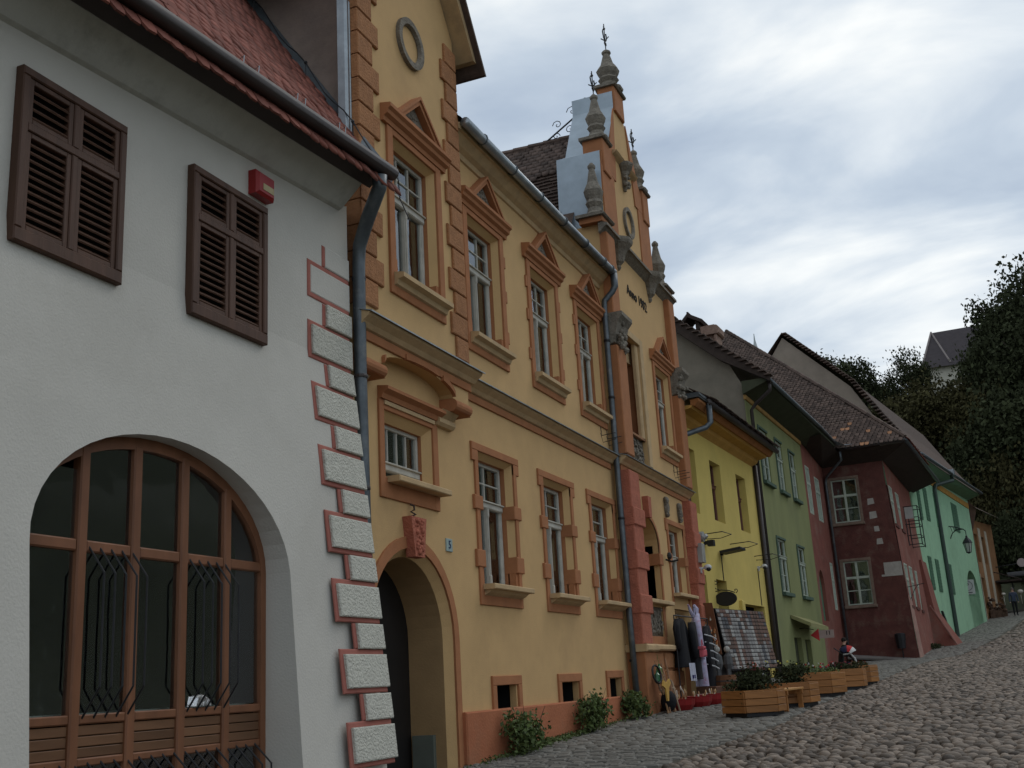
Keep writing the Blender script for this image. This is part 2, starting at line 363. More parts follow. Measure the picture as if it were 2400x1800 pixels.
g = W.part('gutter', b, 'dark_gutter', sm=True)
b = MB(); b.tube([(.70, 10.33, 5.80), (.68, 10.36, 5.66), (.42, 10.52, 5.38), (.24, 10.63, 5.12), (.22, 10.64, 4.9), (.2, 10.66, 3.6), (.2, 10.68, 2.0), (.26, 10.66, -1.1)], [.09, .085, .085, .08, .075, .075, .075, .075], 10)
dp = W.part('downpipe', b, 'zinc_dark', sm=True)
for z in (4.7, 3.5, 2.2):
    b = MB(); b.lathe([(.083, z), (.087, z + .02), (.083, z + .04)], .205, 10.66, 10); W.part('pipe_collar', b, 'dark_gutter', parent=dp)
# roof
rz = lambda x, y: 5.56 + .069 * (y - 6.2) + (.62 - x) * 1.5
b = MB(); b.add([(.62, -3, rz(.62, -3) - .05), (.62, 10.8, rz(.62, 10.8) - .05), (-3.4, 10.8, rz(-3.4, 10.8) - .05), (-3.4, -3, rz(-3.4, -3) - .05)], [(0, 1, 2, 3)])
rf = W.part('roof', b, 'rtiles')
tile_roof(W, rf, (.64, 4.4, rz(.64, 4.4) - .03), (.64, 10.72, rz(.64, 10.72) - .03), (-1.9, 10.72, rz(-1.9, 10.72) - .03), (-1.9, 4.4, rz(-1.9, 4.4) - .03), 'rtile', 'rtiles')
b = MB(); b.add([(.66, 10.70, rz(.66, 10.7) + .05), (-3, 10.70, rz(-3, 10.7) + .05), (-3, 10.79, rz(-3, 10.8) + .19), (.66, 10.79, rz(.66, 10.8) + .19)], [(0, 1, 2, 3)])
W.part('flashing', b, 'zinc_dark', parent=rf)
for y in (8.05, 8.3, 9.0, 9.15, 9.85, 9.98):
    b = MB(); x = .45; z = rz(x, y); b.tube([(x, y, z), (x + .02, y, z + .24)], .006, 4); b.tube([(x - .12, y + .02, z + .2), (x + .02, y, z + .24)], .005, 4)
    W.part('snow_guard', b, 'zinc', parent=rf)
b = MB(); pts = []
for k in range(25):
    x = -2.6 + 3.2 * k / 24; pts.append((x, 10.6, rz(x, 10.6) + .22 + .05 * math.sin(k * 1.3)))
pts += [(.72, 10.68, 5.98), (.62, 10.95, 6.02), (.5, 11.2, 5.9), (.55, 11.35, 5.65)]
b.tube(pts, .008, 4)
for k in (4, 10, 16, 21): b.tube([(pts[k][0], 10.6, pts[k][2] - .2), pts[k]], .008, 4); b.ball(pts[k], .025, 6, 4)
W.part('lightning_wire', b, 'black_iron', parent=rf)
# shutters
SL = {}
def shutter(y0, y1, z0, z1, x=.152):
    b = MB(); b.box(x, x + .05, y0, y1, z0, z1); 
    fw = .075
    b2 = MB()
    for a, c_, e, f in ((y0, y1, z1 - fw, z1), (y0, y1, z0, z0 + .11), (y0, y0 + fw, z0 + .11, z1 - fw), (y1 - fw, y1, z0 + .11, z1 - fw)): b2.box(x, x + .085, a, c_, e, f, .01)
    zm = z0 + (z1 - z0) * .66; ym = (y0 + y1) / 2
    b2.box(x, x + .08, y0 + fw, y1 - fw, zm - .035, zm + .035, .008)
    b2.box(x, x + .078, ym - .03, ym + .03, z0 + .11, zm - .035, .008); b2.box(x, x + .078, ym - .03, ym + .03, zm + .035, z1 - fw, .008)
    for (ya, yb) in ((y0 + fw, ym - .03), (ym + .03, y1 - fw)):
        for (za, zb) in ((z0 + .11, zm - .035), (zm + .035, z1 - fw)):
            s_ = .05; b2.box(x, x + .066, ya, ya + s_, za, zb, .006); b2.box(x, x + .066, yb - s_, yb, za, zb, .006)
            b2.box(x, x + .066, ya + s_, yb - s_, za, za + s_ * .9, .006); b2.box(x, x + .066, ya + s_, yb - s_, zb - s_ * .9, zb, .006)
    sh = W.part('shutter', b2, 'brown_wood')
    bk = MB(); bk.box(x - .01, x + .012, y0 + .02, y1 - .02, z0 + .02, z1 - .02); W.part('backing', bk, 'dark', parent=sh)
    for (ya, yb) in ((y0 + fw + .05, ym - .08), (ym + .08, y1 - fw - .05)):
        for (za, zb) in ((z0 + .155, zm - .08), (zm + .08, z1 - fw - .045)):
            n = max(3, round((zb - za) / .068)); key = round(yb - ya, 3)
            if key not in SL:
                q = MB(); h = (yb - ya) / 2
                q.add([(0, -h, .0), (.008, -h, .012), (.052, -h, -.030), (.044, -h, -.042), (0, h, .0), (.008, h, .012), (.052, h, -.030), (.044, h, -.042)], [(0, 1, 5, 4), (1, 2, 6, 5), (2, 3, 7, 6), (3, 0, 4, 7), (0, 3, 2, 1), (4, 5, 6, 7)])
                SL[key] = q.mesh('slat'); SL[key].materials.append(M['brown_wood'])
            for k in range(n): W.piece('slat', SL[key], (x + .014, (ya + yb) / 2, za + (k + .6) * (zb - za) / n), (rad(R.uniform(-.8, .8)), 0, 0), parent=sh)
shutter(5.60, 6.74, 3.38, 4.83); shutter(7.63, 8.80, 3.40, 4.88)
# alarm siren
b = MB(); b.box(.15, .27, 8.57, 8.88, 4.97, 5.23, .03); al = solo('alarm_box', b, mat('red_plastic', (.30, .02, .02), rough=.4, var=.1), 'small red alarm siren box high on the white wall beside the shutters', 'alarm box', (.15, 8.72, 5.1))
b = MB(); b.box(.27, .275, 8.66, 8.84, 5.03, 5.10); o = bpy.data.objects.new('label_strip', b.mesh('label_strip')); COL.objects.link(o); o.data.materials.append(mat('cream_sticker', (.5, .42, .25))); o.parent = al; o.location = -al.location
# quoins
for k in range(-1, 8):
    for big in (1, 0):
        z0 = .06 + .70 * k + (0 if big else .385); z1 = z0 + (.33 if big else .255); ya = 9.69 if big else 9.99
        if z1 > 5.25: continue
        e = .052
        q = MB(); yb = 10.5
        def slab(q, ya, yb, z0, z1, dx):
            a0, a1 = WX(z0), WX(z1)
            q.add([(a0 - .01, ya, z0), (a0 - .01, yb, z0), (a1 - .01, yb, z1), (a1 - .01, ya, z1), (a0 + dx - .008, ya, z0), (a0 + dx - .008, yb, z0), (a1 + dx - .008, yb, z1), (a1 + dx - .008, ya, z1),
                   (a0 + dx, ya + .012, z0 + .012), (a0 + dx, yb - .012, z0 + .012), (a1 + dx, yb - .012, z1 - .012), (a1 + dx, ya + .012, z1 - .012)],
                  [(0, 4, 5, 1), (1, 5, 6, 2), (2, 6, 7, 3), (3, 7, 4, 0), (4, 8, 9, 5), (5, 9, 10, 6), (6, 10, 11, 7), (7, 11, 8, 4), (8, 9, 10, 11)])
        slab(q, ya - e, 10.503, z0 - (e if big else 0), z1 + (e if big else 0), .012); W.part('joint_line', q, 'red_line', parent=wall)
        q = MB(); slab(q, ya, 10.512, z0, z1, .045 if k < 6 else .018); W.part('quoin_block', q, 'white_block' if k < 6 else 'white', parent=wall)
# arched shop front
XF = .10
fr = MB()
n = 24; o_ = arch(7.33, 1.60, 1.15, 1.02, -1.3, n); i_ = arch(7.33, 1.50, 1.13, .94, -1.3, n)
for k in range(len(o_) - 1):
    (a, z), (c, d), (e, f), (g_, h) = o_[k], o_[k + 1], i_[k + 1], i_[k]
    fr.add([(XF + .04, a, z), (XF + .04, c, d), (XF + .04, e, f), (XF + .04, g_, h), (XF - .04, e, f), (XF - .04, g_, h)], [(0, 1, 2, 3), (3, 2, 4, 5)])
for y, zt in ((6.53, 2.0), (7.12, 2.09), (7.72, 2.09), (8.32, 1.9)): fr.box(XF - .04, XF + .045, y - .05, y + .05, -1.3, zt, .012)
SF = W.part('shop_front', fr, 'arch_wood')
ys = [5.80, 6.48, 6.58, 7.07, 7.17, 7.67, 7.77, 8.27, 8.37, 8.86]
q = MB()
for k in range(5):
    a, c = ys[2 * k], ys[2 * k + 1]; q.box(XF - .035, XF + .035, a, c, 1.17, 1.26, .012); q.box(XF - .035, XF + .035, a, c, -.10, -.03, .01); q.box(XF - .035, XF + .03, a, c, -.40, -.34, .01)
W.part('transom', q, 'arch_wood', parent=SF)
bm_ = {}
for k in range(5):
    a, c = ys[2 * k], ys[2 * k + 1]; key = round(c - a, 2)
    if key not in bm_:
        t_ = MB(); t_.box(-.03, .02, -(c - a) / 2, (c - a) / 2, -.036, .036, .006); bm_[key] = t_.mesh('board'); bm_[key].materials.append(M['arch_board'])
    for j in range(3): W.piece('board', bm_[key], (XF, (a + c) / 2, -.145 - .078 * j), parent=SF)
    gp = MB(); gp.box(XF - .008, XF, a, c, -.02, 1.17); gp.box(XF - .008, XF, a, c, 1.26, 2.08 if 0 < k < 4 else 1.8); gp.box(XF - .008, XF, a, c, -1.3, -.40); W.part('pane', gp, 'glass', parent=SF)
q = MB(); q.box(-.06, -.05, 5.7, 8.95, -.03, 1.19); W.part('frosted_blind', q, 'frost', parent=SF)
q = MB(); q.box(-1.0, -.9, 5.6, 9.1, -1.4, 2.3); q.box(-1, .05, 5.6, 5.72, -1.4, 2.3); q.box(-1, .05, 8.95, 9.1, -1.4, 2.3); q.box(-1, .05, 5.6, 9.1, 2.19, 2.3); q.box(-.85, -.05, 5.72, 8.95, 1.19, 1.23); W.part('interior_shade_box', q, 'dark', parent=SF)  # black boxes added behind the panes as painted interior shade
paper = mat('paper_sheet', (.42, .45, .46), var=.08)
for (y0, y1, z0, z1, i) in ((6.92, 7.04, 1.52, 1.84, 0), (6.97, 7.05, 1.27, 1.52, 1), (7.18, 7.30, 1.50, 1.79, 0), (7.18, 7.34, 1.27, 1.49, 1), (7.80, 8.12, 1.27, 1.46, 2)):
    q = MB(); q.box(XF - .03, XF - .027, y0, y1, z0, z1)
    o = solo('paper_sheet', q, paper, ['tall paper notice inside the arched shop window', 'short paper sheet on the transom of the shop window', 'wide dim paper sheet leaning behind the upper right arched pane'][i] + (', left of the middle bar' if y1 < 7.1 else ', right of the middle bar' if i < 2 else ''), 'paper', (XF - .03, (y0 + y1) / 2, z0))
q = MB(); q.add([(XF + .0, 7.84, -.02), (XF + .05, 7.90, -.02), (XF + .04, 8.12, -.02), (XF - .0, 8.08, -.02), (XF + .0, 7.86, .06), (XF + .05, 7.93, .055), (XF + .03, 8.10, .035), (XF, 8.06, .06), (XF + .03, 8.0, .075)], [(0, 1, 5, 4), (1, 2, 6, 5), (2, 3, 7, 6), (3, 0, 4, 7), (4, 5, 8), (5, 6, 8), (6, 7, 8), (7, 4, 8)])
solo('foil_packet', q, mat('crumpled_foil', (.6, .6, .6), rough=.25, metal=.9, bump=1, bscale=25), 'crumpled silver foil packet on the sill of the arched shop window', 'packet', (XF, 7.98, -.02))
for (a, c, tag_) in ((6.58, 7.10, 0), (7.77, 8.30, 1)):
    for k in range(5):
        y = a + .03 + k * (c - a - .02) / 4.2
        q = MB(); q.tube([(XF + .03, y, 1.21), (XF + .19, y, 1.0), (XF + .19, y, .16), (XF + .03, y, -.06)], .009, 5); W.part('grille_bar', q, 'black_iron', parent=SF)
for k in range(22):
    y = 5.86 + k * .138
    q = MB(); q.tube([(XF + .02, y, -.37), (XF + .20, y + .015, -.55), (XF + .20, y + .015, -1.25)], .009, 5); W.part('grille_bar', q, 'black_iron', parent=SF)

# ================================================================ OCHRE HOUSE
O = Thing('ochre_townhouse', 'large ochre and brick orange townhouse with pedimented windows and a spired gable', 'house', (0, 16, -.9))
GW = [14.895, 17.475, 19.90]; UW = [14.88, 17.45, 19.87]
b = MB()
holes = [rect(c - .655, c + .655, 1.38, 3.29) for c in GW] + [rect(c - .625, c + .625, 5.05, 7.02) for c in UW]
holes += [rect(14.5, 15.25, -.5, .01), rect(17.1, 17.92, -.5, .0), rect(19.53, 20.27, -.5, .02)]
door = arch(12.15, 1.08, .62, 1.08, -1.38, 20)
b.sheet([(10.5, -1.4), (20.9, -1.4), (20.9, 8.1), (13.6, 8.1), (13.6, 4.12), (10.5, 4.12)], holes + [door, rect(11.51, 12.82, 2.50, 3.34)], 0, depth=.1)
ow = O.part('wall', b, 'orange')
# arched passage
n = 20; A1 = arch(12.15, 1.08, .62, 1.08, -1.38, n); A2 = arch(12.15, .98, .62, .98, -1.38, n)
q = MB()
for k in range(len(A1) - 1):
    q.add([(-.0, *A1[k]), (-.0, *A1[k + 1]), (-.10, *A2[k + 1]), (-.10, *A2[k])], [(0, 1, 2, 3)])
O.part('chamfer', q, 'orange', parent=ow)
q = MB()
for k in range(len(A1) - 1): q.add([(-.10, *A2[k]), (-.10, *A2[k + 1]), (-1.1, *A2[k + 1]), (-1.1, *A2[k])], [(0, 1, 2, 3)])
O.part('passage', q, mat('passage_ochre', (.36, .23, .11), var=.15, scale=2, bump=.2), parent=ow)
q = MB(); q.box(-1.12, -.62, 10.9, 13.3, -1.5, 1.8) ; q2 = MB(); q2.box(-.66, -.60, 11.1, 13.15, -1.45, 1.65)
gt = O.part('gate', q2, mat('black_gate', (.012, .01, .009), rough=.6, var=.3))
q = MB()
A3 = arch(12.15, 1.22, .60, 1.24, -1.3, n)
for k in range(len(A1) - 1):
    q.add([(.03, *A1[k]), (.03, *A1[k + 1]), (.03, *A3[k + 1]), (.03, *A3[k]), (-.005, *A1[k]), (-.005, *A1[k + 1]), (-.002, *A3[k + 1]), (-.002, *A3[k])], [(0, 1, 2, 3), (0, 1, 5, 4), (3, 2, 6, 7)])
O.part('archivolt', q, 'trim')
q = MB(); q.prism([(.0, 11.94, 2.07), (.0, 12.34, 2.07), (.0, 12.27, 1.58), (.0, 12.02, 1.58)], (.13, 0, 0))
ks = O.part('keystone', q, 'redstone')
q = MB()
for k in range(26): q.ball((.13, R.uniform(12.04, 12.26), R.uniform(1.62, 2.03)), R.uniform(.02, .045), 6, 4)
O.part('carving', q, 'redstone', parent=ks, sm=True)
q = MB(); q.tube([(.02, 12.12, 2.24), (.07, 12.13, 2.22), (.07, 12.14, 2.17), (.03, 12.12, 2.15), (.08, 12.15, 2.11), (.04, 12.11, 2.09)], .014, 5); solo('iron_hook', q, 'iron_rust', 'small rusty iron hook hanging above the carved keystone of the arched gate', 'hook', (.02, 12.12, 2.2))
q = MB(); q.box(-.05, .02, 12.98, 13.13, -1.3, -.62, .01)
q = MB(); q.box(-.55, -.25, 13.06, 13.135, -1.28, -.55, 0); mb_ = O.part('meter_box', q, mat('grey_green_box', (.13, .145, .12), rough=.6), parent=ow)
q = MB(); q.box(.0, .018, 13.12, 13.30, 1.75, 1.92, .004); pl = solo('house_number_plate', q, mat('pale_blue_enamel', (.32, .40, .38), rough=.4), 'small pale blue enamel house number plate on the ochre wall', 'number plate', (0, 13.21, 1.83))
def text_obj(name, s, size, mtl, loc, rot, parent=None, extr=.004, sx=1, shear=0, label=None, cat=None):
    cu = bpy.data.curves.new(name, 'FONT'); cu.body = s; cu.size = size; cu.extrude = extr; cu.align_x = 'CENTER'; cu.align_y = 'CENTER'; cu.shear = shear; cu.resolution_u = 3
    t = bpy.data.objects.new(name + '_tmp', cu); COL.objects.link(t); dg = bpy.context.evaluated_depsgraph_get(); dg.update()
    me = bpy.data.meshes.new_from_object(t.evaluated_get(dg)); me.name = name; bpy.data.objects.remove(t); bpy.data.curves.remove(cu)
    me.transform(Matrix.Scale(sx, 4, (1, 0, 0))); me.materials.clear(); me.materials.append(mtl)
    o = bpy.data.objects.new(name, me); COL.objects.link(o); o.rotation_euler = rot; o.location = loc
    if parent: o.parent = parent; o.location = Vector(loc) - parent.location
    return setp(o, label, cat)
FX = (rad(90), 0, rad(90))      # text facing +x
text_obj('numeral', '5', .15, mat('blue_paint', (.03, .05, .12)), (.021, 13.21, 1.835), FX, parent=pl)
# plinth
q = MB(); q.box(-.02, .09, 13.36, 20.84, -1.3, -.30, .02); O.part('plinth', q, mat('red_plinth_paint', (.40, .14, .065), var=.2, scale=2, bump=.4, bscale=30, stain=.6, stain_col=(.16, .10, .06), stain_scale=1.0))
# cellar vents
for (a, c, zt) in ((14.37, 15.42, .14), (16.95, 18.06, .135), (19.40, 20.40, .16)):
    q = MB()
    q.box(0, .035, a, c, zt - .13, zt, .008); q.box(0, .035, a, a + .13, -.4, zt - .13, .008); q.box(0, .035, c - .13, c, -.4, zt - .13, .008)
    s_ = O.part('cellar_vent', q, 'trim'); q = MB(); q.box(-.62, -.102, a + .12, c - .12, -.55, .03); q.f = [f for i, f in enumerate(q.f) if i != 1]; O.part('vent_shade_box', q, 'dark', parent=s_)  # closed black box painted as the shade inside the vent
# windows of the ochre house
def boxring(q, x0, x1, y0, y1, z0, z1, wl, wt, wb, c=.006):
    q.box(x0, x1, y0, y1, z1 - wt, z1, c); q.box(x0, x1, y0, y1, z0, z0 + wb, c)
    q.box(x0, x1, y0, y0 + wl, z0 + wb, z1 - wt, c); q.box(x0, x1, y1 - wl, y1, z0 + wb, z1 - wt, c)
def reveal_parts(T, win, c, hw, z0, z1, x0, d=.1, ins=.075, dep=.20, ch_bottom=.25):
    """pale chamfer that stops above the sill, then the painted reveal"""
    q = MB()
    for s_ in (-1, 1):
        q.add([(x0 - .0, c + s_ * hw, z0 + ch_bottom), (x0, c + s_ * hw, z1), (x0 - d, c + s_ * (hw - ins), z1 - ins), (x0 - d, c + s_ * (hw - ins), z0 + ch_bottom)], [(0, 1, 2, 3)])
    q.add([(x0, c - hw, z1), (x0, c + hw, z1), (x0 - d, c + hw - ins, z1 - ins), (x0 - d, c - hw + ins, z1 - ins)], [(0, 1, 2, 3)])
    T.part('chamfer', q, 'orange' if T is O else 'yellow', parent=win)
    q = MB(); y0, y1 = c - hw + ins, c + hw - ins
    q.add([(x0 - d, y0, z0), (x0 - d, y0, z1 - ins), (x0 - d, y1, z1 - ins), (x0 - d, y1, z0), (x0 - dep - .1, y0, z0), (x0 - dep - .1, y0, z1 - ins), (x0 - dep - .1, y1, z1 - ins), (x0 - dep - .1, y1, z0)], [(0, 1, 5, 4), (1, 2, 6, 5), (2, 3, 7, 6), (0, 3, 7, 4)])
    for s_ in (-1, 1):   # block below the chamfer stop
        ya, yb = sorted((c + s_ * hw, c + s_ * (hw - ins))); q.box(x0 - d - .02, x0 + .004, ya, yb, z0, z0 + ch_bottom)
    T.part('reveal', q, 'trim', parent=win)
def sash(T, c, hw, z0, z1, x, zt, cols, rows, wm='window', colon=True, low_rows=1, curtain=True, cname='window', gm='glass'):
    """two-part window frame with its panes and curtains; zt = transom height"""
    q = MB(); f = .055
    boxring(q, x - .05, x + .02, c - hw, c + hw, z0, z1, f, f, f)
    q.box(x - .05, x + .045, c - hw, c + hw, zt - .06, zt + .06, .015); q.box(x - .05, x + .07, c - hw, c + hw, zt + .025, zt + .05, .006)
    q.box(x - .05, x + .03, c - .024, c + .024, z0 + f, zt - .06, .006)
    if colon: q.lathe([(.027, z0 + f), (.027, z0 + f + .12), (.016, z0 + f + .14), (.016, zt - .2), (.026, zt - .17), (.026, zt - .06)], x + .035, c, 8)
    for k in range(1, cols): yy = c - hw + f + (2 * hw - 2 * f) * k / cols; q.box(x - .03, x + .005, yy - .011, yy + .011, zt + .06, z1 - f, .003)
    for k in range(1, rows): zz = zt + .06 + (z1 - f - zt - .06) * k / rows; q.box(x - .028, x + .003, c - hw + f, c + hw - f, zz - .011, zz + .011, .003)
    for k in range(1, low_rows): zz = z0 + f + (zt - .06 - z0 - f) * k / low_rows; q.box(x - .028, x + .003, c - hw + f, c + hw - f, zz - .011, zz + .011, .003)
    for s_ in (-1, 1): q.box(x - .04, x + .012, *sorted((c + s_ * (hw - f), c + s_ * (hw - f - .022))), z0 + f, zt - .06, .006)
    win = T.part(cname, q, wm)
    for (ya, yb, za, zb) in ((c - hw + f, c + hw - f, zt + .06, z1 - f), (c - hw + f, c - .03, z0 + f, zt - .06), (c + .03, c + hw - f, z0 + f, zt - .06)):
        g_ = MB(); g_.box(x - .022, x - .016, ya, yb, za, zb); T.part('pane', g_, gm, parent=win)
    if curtain:
        g_ = MB(); m_ = 12
        for (ya, yb) in ((c - hw + f, c - .02), (c + .02, c + hw - f)):
            pts = [(x - .12 - .03 * math.sin(k * 2.1 + ya * 5), ya + (yb - ya) * k / m_) for k in range(m_ + 1)]
            zb = zt - .05 if R.random() < .3 else z1
            g_.add([(a, d_, z0) for a, d_ in pts] + [(a, d_, zb) for a, d_ in pts], [(k, k + 1, m_ + 2 + k, m_ + 1 + k) for k in range(m_)])
        T.part('curtain', g_, 'curtain', parent=win)
    g_ = MB(); g_.box(x - .42, x - .40, c - hw - .05, c + hw + .05, z0 - .1, z1 + .1)
    for s_ in (-1, 1): g_.box(x - .40, x - .05, c + s_ * (hw + .03) - .01, c + s_ * (hw + .03) + .01, z0 - .05, z1 + .05)
    T.part('shade_black', g_, 'dark', parent=win)  # black box added behind the panes so the room reads unlit
    return win
def upper_window(c, x0, ears=True):
    win = sash(O, c, .55, 5.05, 6.96, x0 - .18, 6.28, 3, 2)
    q = MB(); e = .77
    q.box(x0, x0 + .035, c - e, c - .625, 4.80, 7.11, .006); q.box(x0, x0 + .035, c + .625, c + e, 4.80, 7.11, .006)
    q.box(x0, x0 + .033, c - .625, c + .625, 7.02, 7.11, .006); q.box(x0, x0 + .033, c - .625, c + .625, 4.80, 5.05, .006)
    if ears:
        for s_ in (-1, 1):
            for za in (5.28, 5.98, 6.58): q.box(x0, x0 + .03, *sorted((c + s_ * e, c + s_ * (e + .07))), za, za + .20, .006)
    O.part('surround', q, 'trim', parent=win)
    reveal_parts(O, win, c, .625, 5.05, 7.02, x0)
    q = MB(); q.xz([(x0, 4.90), (x0 + .07, 4.92), (x0 + .09, 4.98), (x0 + .17, 5.0), (x0 + .17, 5.06), (x0, 5.09)], c - .70, c + .73); q.box(x0 - .2, x0 + .0, c - .55, c + .55, 4.98, 5.055); O.part('window_sill', q, 'sill', parent=win)
    q = MB(); q.xz([(x0, 7.11), (x0 + .05, 7.11), (x0 + .06, 7.17), (x0 + .11, 7.2), (x0 + .12, 7.25), (x0 + .16, 7.28), (x0 + .16, 7.33), (x0, 7.36)], c - .90, c + .90)
    for s_ in (-1, 1):   # raking bars
        p0, p1 = (c + s_ * .62, 7.34), (c, 7.86); t_ = .085
        q.prism([(x0, p0[0], p0[1]), (x0, p1[0], p1[1]), (x0, p1[0], p1[1] - t_ * 1.5), (x0, p0[0] - s_ * t_ * 1.7, p0[1])], (.13, 0, 0))
        q.prism([(x0 + .13, p0[0], p0[1]), (x0 + .13, p1[0], p1[1]), (x0 + .13, p1[0], p1[1] - t_ * .6), (x0 + .13, p0[0] - s_ * t_ * .7, p0[1])], (.025, 0, 0))
    O.part('pediment', q, 'trim', parent=win)
    q = MB(); q.prism([(x0, c - .5, 7.34), (x0, c + .5, 7.34), (x0, c, 7.76)], (.03, 0, 0))
    for k in range(30):
        t_ = R.uniform(-.36, .36); z_ = 7.38 + R.random() * max(0.01, (.36 - abs(t_)) * .8); q.ball((x0 + .03, c + t_, z_), R.uniform(.016, .035), 5, 3)
    O.part('relief', q, 'carved', parent=win)
    return win
for c in UW: upper_window(c, 0, ears=True)
def ground_window(c, x0, zo=0, T=O, ear=.12):
    win = sash(T, c, .57, 1.38 + zo, 3.22 + zo, x0 - .19, 2.60 + zo, 2, 2)
    q = MB(); e = .765
    q.box(x0, x0 + .03, c - e, c - .655, 1.10 + zo, 3.29 + zo, .006); q.box(x0, x0 + .03, c + .655, c + e, 1.10 + zo, 3.29 + zo, .006)
    q.box(x0, x0 + .034, c - e - .1, c + e + .1, 3.29 + zo, 3.40 + zo, .006)
    for s_ in (-1, 1): q.box(x0, x0 + .032, *sorted((c + s_ * (e - .11), c + s_ * (e + .1))), 3.13 + zo, 3.288 + zo, .006)
    q.box(x0, x0 + .028, c - .655, c + .655, 1.10 + zo, 1.38 + zo, .006)
    O.part('surround', q, 'trim', parent=win)
    reveal_parts(T, win, c, .655, 1.38 + zo, 3.29 + zo, x0, ch_bottom=.3)
    q = MB()
    for s_ in (-1, 1):
        for za, zb in ((2.43, 2.63), (1.62, 1.86)):
            ya, yb = sorted((c + s_ * .575, c + s_ * (e + .09))); q.box(x0 - .18, x0 + .045, ya, yb, za + zo, zb + zo, .01)
    T.part('jamb_block', q, 'trim', parent=win)
    q = MB(); q.box(x0 - .18, x0 + .21, c - .68, c + .80, 1.31 + zo, 1.385 + zo, .012); q.xz([(x0, 1.31 + zo), (x0 + .15, 1.31 + zo), (x0 + .10, 1.27 + zo), (x0, 1.22 + zo)], c - .64, c + .72); T.part('window_sill', q, 'sill', parent=win)
    return win
for c in GW: ground_window(c, 0)
# small window over the gate
c = 12.165; win = sash(O, c, .545, 2.48, 3.24, -.17, 2.70, 4, 1, colon=False, curtain=True)
q = MB()
q.box(0, .03, 11.39, 11.51, 2.25, 3.46, .006); q.box(0, .03, 12.82, 12.96, 2.25, 3.46, .006); q.box(0, .028, 11.51, 12.82, 2.25, 2.50, .006); q.box(0, .03, 11.51, 12.82, 3.34, 3.46, .006)
q.xz([(0, 3.46), (.06, 3.46), (.08, 3.52), (.15, 3.56), (.15, 3.60), (0, 3.62)], 11.40, 13.0); O.part('surround', q, 'trim', parent=win)
q = MB(); q.box(.03, .05, 11.5, 12.85, 3.40, 3.45); O.part('moulding', q, 'sill', parent=win)
reveal_parts(O, win, c, .655, 2.50, 3.34, 0, ch_bottom=0.02, ins=.11)
q = MB(); q.box(-.3, .2, 11.55, 12.98, 2.44, 2.515, .012); O.part('window_sill', q, 'sill', parent=win)
# tower bay
TX = .2
prof = [(10.72, 3.8), (11.16, 3.8)] + [(12.14 - .98 * math.cos(math.pi * k / 14), 3.8 + .22 * math.sin(math.pi * k / 14)) for k in range(1, 14)] + [(13.12, 3.8), (13.62, 3.8), (13.62, 9.55), (12.15, 11.75), (10.72, 9.55)]
b = MB(); b.sheet(prof, [rect(12.19 - .625, 12.19 + .625, 5.05, 7.02)], TX, depth=.1)
for k in range(len(prof)):
    p, q_ = prof[k], prof[(k + 1) % len(prof)]; b.add([(TX, *p), (TX, *q_), (-.02, *q_), (-.02, *p)], [(0, 1, 2, 3)])
b.add([(-.02, 13.62, 7.9), (-.02, 13.62, 9.55), (-5, 13.62, 9.55), (-5, 13.62, 7.9)], [(0, 1, 2, 3)])
tw = O.part('tower_bay', b, 'orange')
upper_window(12.19, TX, ears=False)
for (z0, z1, big) in [(4.45 + .33 * k, 4.45 + .33 * (k + 1), k % 2) for k in range(15)]:
    q = MB(); q.box(-.01, TX + .04, 10.69, 11.23 if big else 11.07, z0 + .008, z1 - .008, .012); O.part('quoin_block', q, 'quoin', parent=tw)
    q = MB(); q.box(TX - .01, TX + .04, 13.14 if big else 13.27, 13.645, z0 - .05 + .008, z1 - .05 - .008, .012); O.part('quoin_block', q, 'quoin', parent=tw)
q = MB()
for k in range(28):
    a0, a1 = 2 * math.pi * k / 28, 2 * math.pi * (k + 1) / 28
    f_ = lambda a, r_, x: (TX + x, 12.17 + r_ * math.cos(a), 8.70 + r_ * math.sin(a))
    q.add([f_(a0, .37, 0), f_(a1, .37, 0), f_(a1, .37, .06), f_(a0, .37, .06), f_(a1, .28, .06), f_(a0, .28, .06), f_(a1, .26, .01), f_(a0, .26, .01)], [(0, 1, 2, 3), (3, 2, 4, 5), (5, 4, 6, 7)])
O.part('round_moulding', q, 'carved', parent=tw)
# raking verge of the tower
q = MB()
for s_ in (-1, 1):
    a, bq = (12.15 + s_ * 1.80, 9.28), (12.15, 11.98)
    q.prism([(TX - .6, *a), (TX - .6, *bq), (TX - .6, bq[0], bq[1] - .20), (TX - .6, a[0] - s_ * .12, a[1])], (.86, 0, 0))
O.part('verge', q, 'sill', parent=tw)
q = MB()
for s_ in (-1, 1):
    a, bq = (12.15 + s_ * 1.95, 9.12), (12.15, 12.12)
    q.prism([(-5, *a), (-5, *bq), (-5, bq[0], bq[1] - .09), (-5, a[0] - s_ * .06, a[1])], (5.55, 0, 0))
O.part('tower_roof', q, 'tiles')
